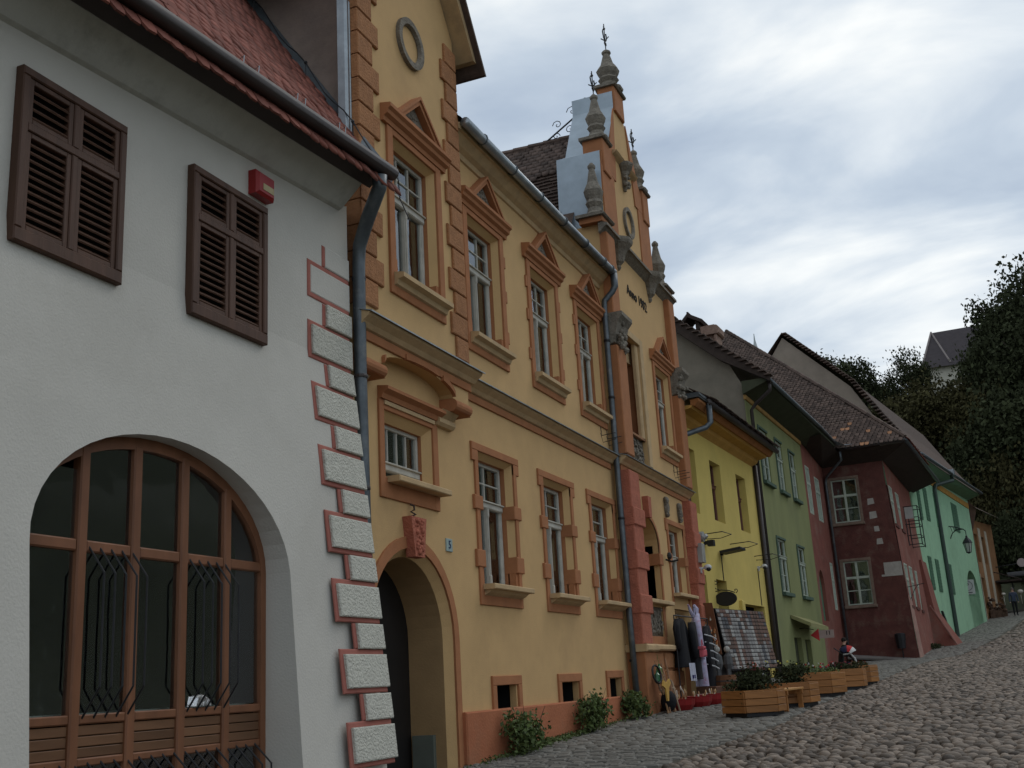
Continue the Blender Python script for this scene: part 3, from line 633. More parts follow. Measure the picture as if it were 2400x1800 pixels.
# corbels under the bay
for (ya, yb) in ((10.66, 11.19), (13.10, 13.60)):
    q = MB(); q.xz([(0, 3.62), (.24, 3.62)] + [(.17 + .10 * math.cos(t_), 3.71 + .09 * math.sin(t_)) for t_ in [-1.2 + .4 * k for k in range(7)]] + [(0, 3.80)], ya, yb); cb_ = O.part('corbel', q, 'trim', parent=tw)
    q = MB(); q.xz([(0, 3.40), (.06, 3.41), (.10, 3.45), (.10, 3.50), (.07, 3.53), (.16, 3.615), (0, 3.615)], ya + (.0 if ya < 12 else -.2), yb - .22); O.part('corbel_foot', q, 'sill', parent=tw)
q = MB()
for (a0, a1) in ((.36, .66), (.72, .97), (.03, .09)):
    seg = [math.pi * (1 - (a0 + (a1 - a0) * k / 8)) for k in range(9)]
    pin = [(12.14 + .98 * math.cos(t_), 3.79 + .22 * math.sin(t_)) for t_ in seg]; pout = [(y, z + .07) for y, z in pin]
    pts = pin + pout[::-1]; q.prism([(TX, y, z) for y, z in pts], (.05, 0, 0))
O.part('arch_moulding', q, 'trim', parent=tw)
# belt course in three runs
def belt(x0, ya, yb):
    q = MB(); q.xz([(x0, 4.11), (x0 + .05, 4.13), (x0 + .09, 4.18), (x0 + .17, 4.24), (x0 + .18, 4.27), (x0, 4.33)], ya, yb); bc = O.part('belt_cornice', q, 'sill')
    q = MB(); q.box(x0, x0 + .03, ya + .08 if ya > 11 else ya, yb - .08, 4.0, 4.11, .006); O.part('band', q, 'trim', parent=bc)
    q = MB(); q.xz([(x0 - .02, 4.345), (x0 + .215, 4.278), (x0 + .215, 4.262), (x0 + .205, 4.262), (x0 + .20, 4.27), (x0 - .02, 4.333)], ya - .02, yb + .02); O.part('drip_sheet', q, 'zinc', parent=bc)
belt(TX, 10.60, 13.76); belt(0, 13.78, 20.74); belt(.15, 20.76, 26.36)
# eaves and gutter of the middle part
q = MB(); q.xz([(-.01, 7.84), (.03, 7.86), (.05, 7.93), (.12, 7.98), (.22, 8.09), (.26, 8.10), (.26, 8.20), (-.01, 8.3)], 13.64, 20.86); O.part('eaves_cornice', q, 'sill')
q = MB(); q.tube([(.34, 13.66, 8.19), (.34, 20.92, 8.19)], .078, 12); gu = O.part('gutter', q, 'zinc', sm=True)
for y in (14.3, 15.5, 16.7, 17.9, 19.1, 20.2, 20.7):
    q = MB(); q.tube([(.34 + .088 * math.cos(t_), y, 8.19 + .088 * math.sin(t_)) for t_ in [k * .523 for k in range(13)]], .012, 4, caps=False); O.part('gutter_bracket', q, 'zinc_dark', parent=gu)
q = MB(); q.tube([(.36, 20.86, 8.14), (.36, 20.86, 7.86), (.30, 20.84, 7.74), (.14, 20.76, 7.55), (.13, 20.75, 7.35), (.13, 20.72, 4.4), (.14, 20.70, 1.2), (.17, 20.66, -.75)], [.075, .07, .065, .06, .058, .058, .058, .06], 10)
dp = O.part('downpipe', q, 'zinc_dark', sm=True)
for z in (6.65, 5.45, 3.0, 1.35, .3):
    q = MB(); q.lathe([(.068, z), (.072, z + .02), (.068, z + .05)], .135, 20.70 + .006 * (z - 1), 10); O.part('pipe_collar', q, 'black_iron', parent=dp)
q = MB(); q.box(.0, .13, 10.60, 10.80, 6.2, 8.55, .03); q.tube([(.07, 10.70, 6.0), (.07, 10.70, 8.5)], .072, 10); O.part('downpipe', q, 'zinc')
# main roof and the side fire wall
q = MB(); q.add([(.3, 13.6, 8.26), (.3, 20.9, 8.26), (-4.4, 20.9, 12.2), (-4.4, 13.6, 12.2)], [(0, 1, 2, 3)]); q.add([(-4.4, 10.8, 12.2), (-4.4, 26.3, 12.2), (-9, 26.3, 8), (-9, 10.8, 8)], [(0, 1, 2, 3)]); O.part('roof', q, 'tiles')
q = MB(); q.add([(-.02, 10.80, -1.3), (-.02, 10.80, 9.6), (-4.4, 10.80, 12.3), (-9, 10.8, 9), (-9, 10.8, -1.3)], [(0, 1, 2, 3, 4)]); O.part('fire_wall', q, 'fire')
# ---------------------------------------------------------------- spired gable
GX = .15; GC = 23.1
gp_ = [(20.85, -1.2), (26.30, -1.2), (26.30, 9.3), (25.05, 9.3), (24.95, 11.2), (24.3, 11.55), (23.5, 13.0), (23.5, 13.4), (22.7, 13.4), (22.7, 13.0), (21.9, 11.55), (21.25, 11.2), (21.15, 9.3), (20.85, 9.3)]
niche = arch(22.37, .80, 2.72, .55, 1.52, 14); log = rect(21.52, 23.06, 4.42, 7.18)
hs = [niche, log, rect(24.77 - .655, 24.77 + .655, 1.75, 3.29), rect(24.85 - .625, 24.85 + .625, 5.05, 7.02), rect(21.66, 23.08, .80, 1.40), rect(24.1, 25.4, -.9, 1.42)]
b = MB(); b.sheet(gp_, hs, GX, depth=.12)
for k in range(len(gp_)):
    p, q_ = gp_[k], gp_[(k + 1) % len(gp_)]
    if p[1] >= 9.3 and q_[1] >= 9.3 and p[0] > 23: b.add([(GX, *p), (GX, *q_), (-.35, *q_), (-.35, *p)], [(0, 1, 2, 3)])
b.add([(GX, 20.85, -1.2), (GX, 20.85, 9.3), (-.4, 20.85, 9.3), (-.4, 20.85, -1.2)], [(0, 1, 2, 3)]); b.add([(GX, 26.3, -1.2), (GX, 26.3, 9.3), (-8, 26.3, 9.3), (-8, 26.3, -1.2)], [(0, 1, 2, 3)])
gw = O.part('gable_wall', b, 'orange')
q = MB()
for k in range(len(gp_)):
    p, q_ = gp_[k], gp_[(k + 1) % len(gp_)]
    if p[1] >= 9.29 and q_[1] >= 9.29 and max(p[0], q_[0]) <= 22.75: q.add([(GX + .01, *p), (GX + .01, *q_), (-.85, *q_), (-.85, *p)], [(0, 1, 2, 3)])
q.add([(-.85, *p) for p in gp_[2:]], [tuple(range(len(gp_) - 2))])
O.part('gable_flashing', q, 'lead', parent=gw)
# the rest of the window family on the gable bay
upper_window(24.85, GX, ears=False)
win = sash(O, 24.77, .57, 1.75, 3.22, GX - .19, 2.60, 2, 2)
q = MB(); e = .765
q.box(GX, GX + .03, 24.77 - e, 24.77 - .655, 1.5, 3.29, .006); q.box(GX, GX + .03, 24.77 + .655, 24.77 + e, 1.5, 3.29, .006); q.box(GX, GX + .034, 24.77 - e - .1, 24.77 + e + .1, 3.29, 3.40, .006)
for s_ in (-1, 1): q.box(GX, GX + .032, *sorted((24.77 + s_ * (e - .11), 24.77 + s_ * (e + .1))), 3.13, 3.288, .006)
O.part('surround', q, 'trim', parent=win); reveal_parts(O, win, 24.77, .655, 1.75, 3.29, GX, ch_bottom=.05)
q = MB()
for s_ in (-1, 1):
    ya, yb = sorted((24.77 + s_ * .575, 24.77 + s_ * (e + .09))); q.box(GX - .18, GX + .045, ya, yb, 2.43, 2.63, .01)
O.part('jamb_block', q, 'trim', parent=win)
q = MB(); q.box(GX - .3, GX + .2, 24.02, 25.66, 1.68, 1.755, .012); O.part('window_sill', q, 'sill', parent=win)
q = MB(); q.box(-.5, -.46, 21.3, 23.3, 1.2, 3.4); q.box(-.5, .04, 21.5, 21.57, 1.5, 2.8); q.box(-.5, .03, 23.17, 23.2, 1.5, 3.3)
A2 = arch(22.37, .80, 2.72, .55, 1.52, 14); A3 = arch(22.37, .90, 2.70, .66, 2.35, 14)
for k in range(len(A2) - 1): q.add([(.03, *A2[k]), (.03, *A2[k + 1]), (-.48, *A2[k + 1]), (-.48, *A2[k])], [(0, 1, 2, 3)])
ni = O.part('niche', q, 'orange', parent=gw)
q = MB()
A2b = arch(22.37, .80, 2.72, .55, 2.35, 14)
for k in range(len(A2b) - 1): q.add([(GX + .03, *A2b[k]), (GX + .03, *A2b[k + 1]), (GX + .03, *A3[k + 1]), (GX + .03, *A3[k]), (GX, *A3[k + 1]), (GX, *A3[k])], [(0, 1, 2, 3), (3, 2, 4, 5)])
q.box(GX - .4, GX + .05, 23.08, 23.36, 2.30, 2.54, .01); q.box(GX, GX + .03, 23.17, 23.27, 1.55, 2.30, .006); q.box(GX, GX + .025, 21.6, 23.2, .60, .80, .006); q.box(GX, GX + .025, 23.08, 23.25, .8, 1.42, .006)
O.part('archivolt', q, 'trim', parent=gw)
q = MB(); q.prism([(GX, 22.24, 3.66), (GX, 22.5, 3.66), (GX, 22.46, 3.22), (GX, 22.28, 3.22)], (.13, 0, 0)); O.part('keystone', q, 'redstone')
q = MB(); q.box(GX - .3, GX + .2, 21.62, 23.42, 1.44, 1.52, .012); O.part('window_sill', q, 'sill', parent=gw)
def carved_panel(y0, y1, z0, z1, x, n):
    q = MB(); q.box(x - .05, x, y0, y1, z0, z1)
    for k in range(n):
        yy, zz = R.uniform(y0 + .05, y1 - .05), R.uniform(z0 + .04, z1 - .04)
        if R.random() < .5: q.ball((x, yy, zz), R.uniform(.02, .05), 6, 4, (.8, 1, 1))
        else:
            a = R.uniform(-.5, .5) + (1.57 if R.random() < .6 else 0); l = R.uniform(.05, .14); q.tube([(x, yy - l * math.cos(a), zz - l * math.sin(a)), (x + .03, yy, zz), (x, yy + l * math.cos(a), zz + l * math.sin(a))], R.uniform(.012, .024), 5)
    O.part('carved_panel', q, 'carved', sm=True)
carved_panel(21.66, 23.08, .80, 1.40, GX - .03, 90); carved_panel(21.52, 23.06, 4.42, 4.98, GX - .1, 70)
q = MB(); q.box(GX - .7, GX - .68, 21.4, 23.2, 4.3, 7.3); q.box(GX - .7, GX - .1, 21.44, 21.52, 4.4, 7.3); q.box(GX - .7, GX - .1, 23.06, 23.12, 4.4, 7.3); q.box(GX - .7, GX - .1, 21.4, 23.2, 7.18, 7.25); q.box(GX - .6, GX - .02, 21.52, 23.06, 4.98, 5.03)
O.part('loggia', q, mat('loggia_ochre', (.30, .15, .075), var=.15), parent=gw)
q = MB(); q.box(GX, GX + .035, 23.06, 23.30, 4.42, 7.34, .008); q.box(GX, GX + .033, 21.5, 23.06, 7.18, 7.34, .008); q.box(GX - .12, GX - .02, 22.88, 23.06, 4.98, 7.18, .03); q.box(GX - .4, GX - .2, 22.6, 23.05, 6.75, 7.15)
O.part('loggia_surround', q, 'sill', parent=gw)
# columns, capitals, cornice, corbels
for (ya, yb, cap) in ((20.80, 21.46, 1), (25.72, 26.33, 1)):
    q = MB(); q.box(GX - .02, GX + .20, ya, yb, .62, 4.0, .02); cl = O.part('rusticated_pier', q, 'redstone')
    for zz in (1.2, 2.05, 2.9): 
        s2 = MB(); s2.box(GX, GX + .23, ya - .02, yb + .12 if ya < 22 else yb + .02, zz, zz + .36, .02); O.part('rustic_block', s2, 'redstone', parent=cl)
    q = MB(); q.box(GX - .02, GX + .17, ya + .03, yb - .04, 4.34, 6.6, .02); q.box(GX - .02, GX + .15, ya + .03, yb - .1, 7.3, 9.1, .02); O.part('pilaster', q, 'trim', parent=cl)
    q = MB(); q.xz([(GX, 6.62), (GX + .12, 6.66), (GX + .17, 6.9), (GX + .22, 7.1), (GX + .32, 7.22), (GX + .32, 7.30), (GX, 7.30)], ya + .02, yb + .1)
    for k in range(24): q.ball((GX + .12 + R.uniform(0, .12), R.uniform(ya + .05, yb + .05), R.uniform(6.55, 7.15)), R.uniform(.04, .075), 6, 4)
    O.part('capital', q, 'carved', parent=cl, sm=False)
    q = MB(); q.box(GX - .3, GX + .3, ya - .08, yb + .08, .48, .62, .03); O.part('base_ledge', q, 'sill', parent=cl)
    q = MB(); q.box(GX - .3, GX + .22, ya - .02, yb + .02, -.9, .48, .02); O.part('pedestal', q, 'trim', parent=cl)
q = MB(); q.box(GX, GX + .26, 21.54, 23.6, .50, .62, .03); O.part('base_ledge', q, 'sill', parent=gw)
q = MB(); q.box(GX, GX + .12, 21.5, 23.8, -.8, .50, .01); O.part('stone_base', q, 'quoin', parent=gw)
for ya in (21.62, 22.4, 23.15):
    for za in (-.62, -.2, .16): q = MB(); q.box(GX + .12, GX + .16, ya, ya + .66, za, za + .3, .015); O.part('rustic_block', q, 'quoin', parent=gw)
q = MB(); q.xz([(GX, 9.06), (GX + .05, 9.10), (GX + .16, 9.2), (GX + .2, 9.2), (GX + .2, 9.26), (GX, 9.32)], 20.72, 26.42); O.part('gable_cornice', q, 'carved')
for yc in (21.95, 24.40):
    q = MB(); q.lathe([(.03, 8.62), (.06, 8.68), (.05, 8.72), (.13, 8.8), (.17, 8.95), (.22, 9.05), (.34, 9.18), (.36, 9.24), (.36, 9.30)], GX + .02, yc, 8, rot=rad(22.5)); O.part('corbel', q, 'carved')
q = MB()
for (ya, yb) in ((21.25, 22.18), (24.05, 24.95)): q.box(GX, GX + .03, ya, yb, 9.32, 10.9, .01)
q.prism([(GX, 21.3, 10.9), (GX, 22.35, 10.9), (GX, 22.62, 12.9), (GX, 21.95, 11.55), (GX, 21.3, 11.2)], (.03, 0, 0)); q.prism([(GX, 24.9, 10.9), (GX, 23.85, 10.9), (GX, 23.58, 12.9), (GX, 24.25, 11.55), (GX, 24.9, 11.2)], (.03, 0, 0))
O.part('gable_band', q, 'trim', parent=gw)
q = MB()
for k in range(28):
    a0, a1 = 2 * math.pi * k / 28, 2 * math.pi * (k + 1) / 28
    f_ = lambda a, r_, x: (GX + x, 23.1 + r_ * math.cos(a), 10.16 + r_ * math.sin(a))
    q.add([f_(a0, .38, 0), f_(a1, .38, 0), f_(a1, .38, .06), f_(a0, .38, .06), f_(a1, .29, .06), f_(a0, .29, .06), f_(a1, .27, .01), f_(a0, .27, .01)], [(0, 1, 2, 3), (3, 2, 4, 5), (5, 4, 6, 7)])
O.part('round_moulding', q, 'carved', parent=gw)
q = MB(); q.lathe([(.03, 10.92), (.06, 11.0), (.08, 11.2), (.13, 11.4), (.22, 11.5), (.24, 11.55), (.24, 11.6)], GX + .04, 23.0, 8)
for k in range(18): q.ball((GX + .1, 23 + R.uniform(-.16, .16), R.uniform(11.0, 11.5)), R.uniform(.035, .06), 6, 4)
O.part('bracket', q, 'carved')
q = MB(); q.xz([(GX, 11.52), (GX + .1, 11.58), (GX + .14, 11.62), (GX, 11.66)], 22.2, 23.9); O.part('gable_string', q, 'sill', parent=gw)
ti = text_obj('date_lettering', 'Anno 1902', .34, mat('black_lettering', (.03, .025, .02)), (GX + .012, 23.28, 8.36), FX, extr=.006, sx=1.05)
ti.parent = O.e; ti.location = Vector((GX + .012, 23.28, 8.36)) - O.a
for (yc, zc) in ((24.06, 3.66), (25.22, 3.66)):
    q = MB(); q.ball((GX + .04, yc, zc + .14), .085, 8, 6, (.9, 1, 1.1)); q.ball((GX + .03, yc + .02, zc - .02), .12, 8, 6, (.7, .8, 1.3)); q.ball((GX + .04, yc + .03, zc - .18), .06, 8, 6)
    for k in range(16): q.ball((GX + .06, yc + R.uniform(-.1, .1), zc + R.uniform(-.22, .2)), R.uniform(.02, .045), 6, 4)
    O.part('grotesque_mask', q, 'carved')
def pinnacle(x, y, z, h, s, iron):
    q = MB(); P_ = [(.34, 0), (.36, .05), (.28, .10), (.24, .12), (.20, .20), (.27, .28), (.22, .34), (.27, .42), (.30, .50), (.24, .58), (.17, .66), (.13, .78), (.09, .9), (.12, .93), (.12, .97), (.05, 1.02)]
    q.lathe([(r_ * s, z + t_ * h) for r_, t_ in P_], x, y, 8, rot=rad(22.5)); pn = O.part('pinnacle', q, 'carved')
    if iron:
        zz = z + h; q = MB(); q.tube([(x, y, zz - .02), (x, y, zz + iron)], .014, 5)
        for s_ in (-1, 1):
            q.tube([(x, y, zz + iron * .35), (x, y + s_ * .10, zz + iron * .45), (x, y + s_ * .15, zz + iron * .62), (x, y + s_ * .11, zz + iron * .72)], .016, 4)
            q.tube([(x, y, zz + iron * .2), (x, y + s_ * .07, zz + iron * .25), (x, y + s_ * .05, zz + iron * .34)], .014, 4); q.tube([(x + s_ * .1, y, zz + iron * .5), (x, y, zz + iron * .38)], .014, 4)
        q.ball((x, y, zz + iron * .82), .035, 6, 4); q.tube([(x, y - .06, zz + iron * .86), (x, y + .06, zz + iron * .86)], .01, 4)
        O.part('finial', q, 'black_iron', parent=pn)
def post(x0, x1, y0, y1, z0, z1, zc):
    q = MB(); q.box(x0, x1, y0, y1, z0, z1, .02); ps = O.part('pinnacle_post', q, 'trim'); q = MB(); q.box(x0 - .06, x1 + .07, y0 - .08, y1 + .08, z1, z1 + .07, .03); O.part('post_cap', q, 'carved', parent=ps)
post(-.2, GX + .06, 22.72, 23.46, 12.9, 13.55, 0); pinnacle(0, 23.08, 13.60, 1.12, .95, .75)
for y in (21.60, 24.68): post(-.25, GX + .07, y - .24, y + .26, 10.75, 11.55, 0); pinnacle(.03, y, 11.60, 1.15, .78, .62)
for y in (20.98, 26.0): post(-.25, GX + .12, y - .30, y + .32, 9.3, 9.42, 0); pinnacle(.03, y, 9.47, 1.3, .72, 0)
# cross roof behind the gable with its own tiles and the scrolled iron brace
q = MB(); q.add([(-.5, 23.1, 12.62), (-2.85, 23.1, 12.62), (-2.85, 19.9, 8.0), (-.5, 19.9, 8.0), (-2.85, 26.3, 8), (-.5, 26.3, 8), (-6.5, 23.1, 9.0)], [(0, 1, 2, 3), (0, 1, 4, 5), (1, 2, 6), (1, 4, 6)]); cr = O.part('cross_roof', q, 'tiles')
tile_roof(O, cr, (-.86, 20.0, 8.15), (-2.9, 20.0, 8.15), (-2.9, 23.1, 12.62), (-.86, 23.1, 12.62), 'tile', 'tiles')
q = MB()
for k in range(6): q.tube([(-.55 - .4 * k, 23.1, 12.66), (-.97 - .4 * k, 23.1, 12.68)], .085, 6)
O.part('ridge_tile', q, 'tiles', parent=cr, kind='stuff')
q = MB(); q.tube([(.0, 22.95, 13.65), (-1.75, 23.05, 12.66)], .022, 5)
def scroll(q, cx, cz, r, s_, y=23.0):
    q.tube([(cx + s_ * (r * (1 - t_ / 11)) * math.cos(t_ * .75), y, cz + r * (1 - t_ / 11) * math.sin(t_ * .75)) for t_ in range(11)], .011, 4)
for (cx, cz, r, s_) in ((-.62, 13.45, .16, 1), (-.95, 13.32, .15, -1), (-1.05, 12.85, .13, 1), (-.75, 12.92, .14, -1), (-1.35, 13.05, .13, -1), (-1.4, 12.75, .10, 1)): scroll(q, cx, cz, r, s_)
O.part('scroll_brace', q, 'black_iron', parent=cr)
for (y0, y1, z) in ((20.25, 20.75, 4.62), (25.2, 25.65, 4.62)):    # flag holders under the sills
    x0 = 0 if y0 < 21 else GX
    q = MB()
    for y in (y0, y1 - .12): q.tube([(x0, y, z + .22), (x0 + .02, y, z), (x0 + .3, y + .01, z + .02)], .008, 4); q.tube([(x0, y - .02, z + .05), (x0, y + .1, z - .12), (x0 + .28, y + .1, z - .08)], .008, 4)
    O.part('flag_bracket', q, 'black_iron')
# ================================================================ YELLOW HOUSE
YF = (0.0, 26.5, -.048)
Y_ = Thing('yellow_house', 'bright yellow shop house with tall red-brown windows and low tiled eaves', 'house', (0, 4, -.35), YF)
b = MB()
hs = [rect(.15, 1.42, 3.96, 5.62), rect(2.80, 3.88, 3.96, 5.60), rect(5.60, 6.72, 3.96, 5.62), rect(.35, 1.36, -.6, 2.40), rect(2.28, 3.30, .9, 2.36), rect(4.70, 7.40, -.5, 1.84)]
b.sheet([(-.15, -1.0), (7.95, -1.0), (7.95, 6.45), (-.15, 6.45)], hs, 0, depth=.32)
b.add([(0, 7.95, -1), (0, 7.95, 6.5), (-8, 7.95, 6.5), (-8, 7.95, -1)], [(0, 1, 2, 3)])
yw = Y_.part('wall', b, 'yellow')
for c, hw in ((.80, .62), (3.34, .54), (6.16, .55)):
    sash(Y_, c, hw, 3.96, 5.62, -.22, 4.98, 2, 1, wm='brownframe', colon=False, curtain=True)
for (ya, yb, za, zb) in ((.35, 1.36, -.6, 2.40), (2.28, 3.30, .9, 2.36), (4.70, 7.40, -.5, 1.84)):
    q = MB(); q.box(-1.5, -1.45, ya - .4, yb + .4, za - .3, zb + .3); q.box(-1.45, -.33, ya - .05, ya, za, zb + .05); q.box(-1.45, -.33, yb, yb + .05, za, zb + .05); q.box(-1.45, -.33, ya, yb, zb, zb + .05); Y_.part('doorway_shade_box', q, 'dark', parent=yw)  # black box painted as the shade behind each opening
q = MB(); q.box(-.02, .10, 4.42, 4.70, -.8, 1.90, .02); Y_.part('door_jamb', q, 'yellow', parent=yw)
q = MB(); q.xz([(0, 6.16), (.05, 6.2), (.16, 6.28), (.2, 6.36), (.45, 6.40), (.5, 6.46), (0, 6.5)], -.1, 7.98); Y_.part('eaves_cornice', q, mat('ochre_soffit_paint', (.48, .27, .07), var=.15))
q = MB(); q.xz([(.45, 6.46), (.55, 6.44), (.66, 6.56), (.66, 6.62), (.45, 6.6)], -.1, 8.15); Y_.part('fascia', q, mat('orange_brown_fascia', (.30, .12, .04), var=.2))
q = MB(); q.tube([(.74, .55, 6.63), (.74, 8.3, 6.63)], .085, 10); Y_.part('gutter', q, 'dark_gutter', sm=True)
q = MB(); q.tube([(.72, .62, 6.6), (.72, .62, 6.12), (.62, .5, 5.98), (.16, .08, 5.78), (.10, .02, 5.6), (.10, .02, -.7)], [.075, .075, .07, .07, .065, .065], 10); dp = Y_.part('downpipe', q, 'zinc_dark', sm=True)
q = MB(); q.tube([(.08, 7.93, 6.2), (.08, 7.93, -.5)], .075, 10); Y_.part('downpipe', q, 'dark_gutter', sm=True)
q = MB(); q.add([(.72, -.15, 6.68), (.72, 8.1, 6.68), (-3, 8.1, 8.9), (-3, -.15, 8.9)], [(0, 1, 2, 3)]); yr = Y_.part('roof', q, 'tiles')
tile_roof(Y_, yr, (.78, .6, 6.72), (.78, 8.1, 6.72), (.2, 8.1, 7.07), (.2, .6, 7.07), 'tile', 'tiles', frame=YF, keep=90)
q = MB(); q.box(.2, .7, -.15, .55, 6.64, 6.76); q.add([(.2, -.15, 6.7), (.2, .6, 6.7), (-1, .6, 7.45), (-1, -.15, 7.45)], [(0, 1, 2, 3)]); Y_.part('roof_flashing', q, 'zinc_dark', parent=yr)
def on(F, x, y, z):
    c, s = math.cos(F[2]), math.sin(F[2]); return (F[0] + c * x - s * y, F[1] + s * x + c * y, z)
# wall fittings
for s_, i in ((1.35, 0), (4.15, 1), (6.9, 2)):
    q = MB(); z = 3.42 if i < 2 else 3.30
    q.tube([on(YF, 0, s_ - .06, z), on(YF, .55, s_ - .06, z + .02), on(YF, .75, s_ + .05, z - .06), on(YF, .45, s_ + .12, z - .12), on(YF, .0, s_ + .12, z - .10)], .012, 4)
    solo('wire_bracket', q, 'black_iron', ['thin black wire bracket on the yellow wall nearest the ochre house, above the black floodlight', 'thin black wire bracket in the middle of the yellow wall, above the flat lamp', 'thin black wire bracket on the yellow wall nearest the green house'][i], 'bracket', on(YF, 0, s_, z), 'wire brackets on the yellow wall')
q = MB(); q.box(.0, .12, 0, .1, 0, .09); q.box(.1, .26, -.04, .14, -.05, .10); me = q.mesh('floodlight'); me.materials.append(M['black_iron']); o = bpy.data.objects.new('floodlight', me); COL.objects.link(o); o.location = on(YF, 0, 1.45, 3.18); o.rotation_euler = (0, 0, YF[2]); setp(o, 'small black floodlight under the first wire bracket on the yellow wall', 'floodlight')
q = MB(); q.box(.05, .62, -.28, .28, -.03, .04, .01); q.box(0, .06, -.05, .05, -.06, .02); me = q.mesh('wall_lamp'); me.materials.append(M['black_iron']); o = bpy.data.objects.new('wall_lamp', me); COL.objects.link(o); o.location = on(YF, 0, 3.0, 3.08); o.rotation_euler = (rad(0), rad(-6), YF[2]); setp(o, 'flat black lamp sticking out of the middle of the yellow wall', 'lamp')
for s_, zt, zb in ((3.0, 3.05, 2.36), (7.05, 2.95, 1.86)):
    q = MB(); q.tube([on(YF, .012, s_, zt), on(YF, .012, s_ + .01, zb)], .012, 4); solo('cable', q, 'black_iron', 'black cable running down the yellow wall from the flat lamp' if s_ < 4 else 'black cable running down the yellow wall from the white camera', 'cable', on(YF, 0, s_, zb))
camw = mat('camera_white_plastic', (.55, .55, .55), rough=.3, var=.05)
def camera_unit(p, yaw, label):
    t = Thing('security_camera', label, 'camera', (0, 0, 0), (p[0], p[1], yaw)); t.e.location.z = p[2]
    q = MB(); q.box(0, .05, -.05, .05, -.12, .02); q.tube([(.04, 0, -.02), (.13, 0, 0)], .025, 6); t.part('mount', q, camw)
    q = MB(); q.ball((.2, 0, .0), .09, 10, 6, (1.1, .8, .8)); t.part('housing', q, camw, sm=True)
    q = MB(); q.ball((.22, -.02, -.035), .062, 8, 5); t.part('lens', q, 'black_iron', sm=True)
camera_unit(on(YF, 0, 7.1, 3.0), YF[2], 'white dome camera on the yellow wall by the green house')
camera_unit((GX + .2, 26.0, 2.42), 0, 'small white camera under the grey junction box at the end of the ochre house')
q = MB(); q.box(GX + .12, GX + .32, 25.95, 26.25, 2.55, 3.0, .01); q.box(GX + .3, GX + .33, 26.06, 26.2, 2.6, 2.78); solo('junction_box', q, mat('grey_box', (.32, .31, .28), rough=.5), 'grey junction box with a white label on the end pier of the ochre house', 'junction box', (GX + .2, 26.1, 2.55))
q = MB(); q.tube([on(YF, .1, .35, 3.25), on(YF, .32, .35, 3.25)], .13, 10); q.tube([on(YF, .32, .35, 3.25), on(YF, .36, .35, 3.2)], .1, 8); solo('alarm_siren', q, mat('grey_plastic_siren', (.33, .33, .32), rough=.5), 'round grey siren beside the downpipe on the yellow wall', 'siren', on(YF, .1, .35, 3.2))
q = MB(); q.tube([(GX + .03, 23.62, 2.45), (GX + .16, 23.62, 2.40), (GX + .30, 23.66, 2.42)], .02, 5); q.ball((GX + .12, 23.62, 2.52), .07, 8, 5, (.8, 1, 1.2)); solo('wall_spotlight', q, 'black_iron', 'small black spotlight on the wall between the arched niche and the window', 'spotlight', (GX, 23.62, 2.4))
# oval sign on a scrolled bracket
t = Thing('hanging_sign', 'dark oval shop sign hanging from a scrolled iron bracket on the yellow wall', 'sign', (0.1, 28.6, 1.6))
q = MB(); q.tube([(.02, 28.6, 2.36), (.04, 28.6, 1.84)], .016, 5); q.tube([(.04, 28.6, 2.02), (.25, 28.6, 2.06), (.45, 28.6, 2.03), (.6, 28.6, 1.97)], .014, 5)
def sc2(q, cx, cz, r, a0, s_):
    q.tube([(cx + r * (1 - k / 10) * math.cos(a0 + s_ * k * .7), 28.6, cz + r * (1 - k / 10) * math.sin(a0 + s_ * k * .7)) for k in range(9)], .011, 4)
sc2(q, .12, 2.24, .08, 3.14, -1); sc2(q, .13, 1.92, .07, 3.14, 1); sc2(q, .62, 2.02, .06, -1.57, 1); q.tube([(.04, 28.6, 2.2), (.12, 28.6, 2.10), (.2, 28.6, 2.07)], .011, 4)
t.part('bracket', q, 'black_iron')
q = MB(); pts = [(.35 + .27 * math.cos(k * math.pi / 12), 1.83 + .165 * math.sin(k * math.pi / 12)) for k in range(24)]; q.prism([(x, 28.585, z) for x, z in pts], (0, .03, 0)); t.part('oval_board', q, mat('dark_sign_board', (.02, .017, .015), rough=.5))
q = MB(); q.tube([(.35 + .275 * math.cos(k * math.pi / 12), 28.6, 1.83 + .17 * math.sin(k * math.pi / 12)) for k in range(25)], .014, 4); t.part('rim', q, 'black_iron')

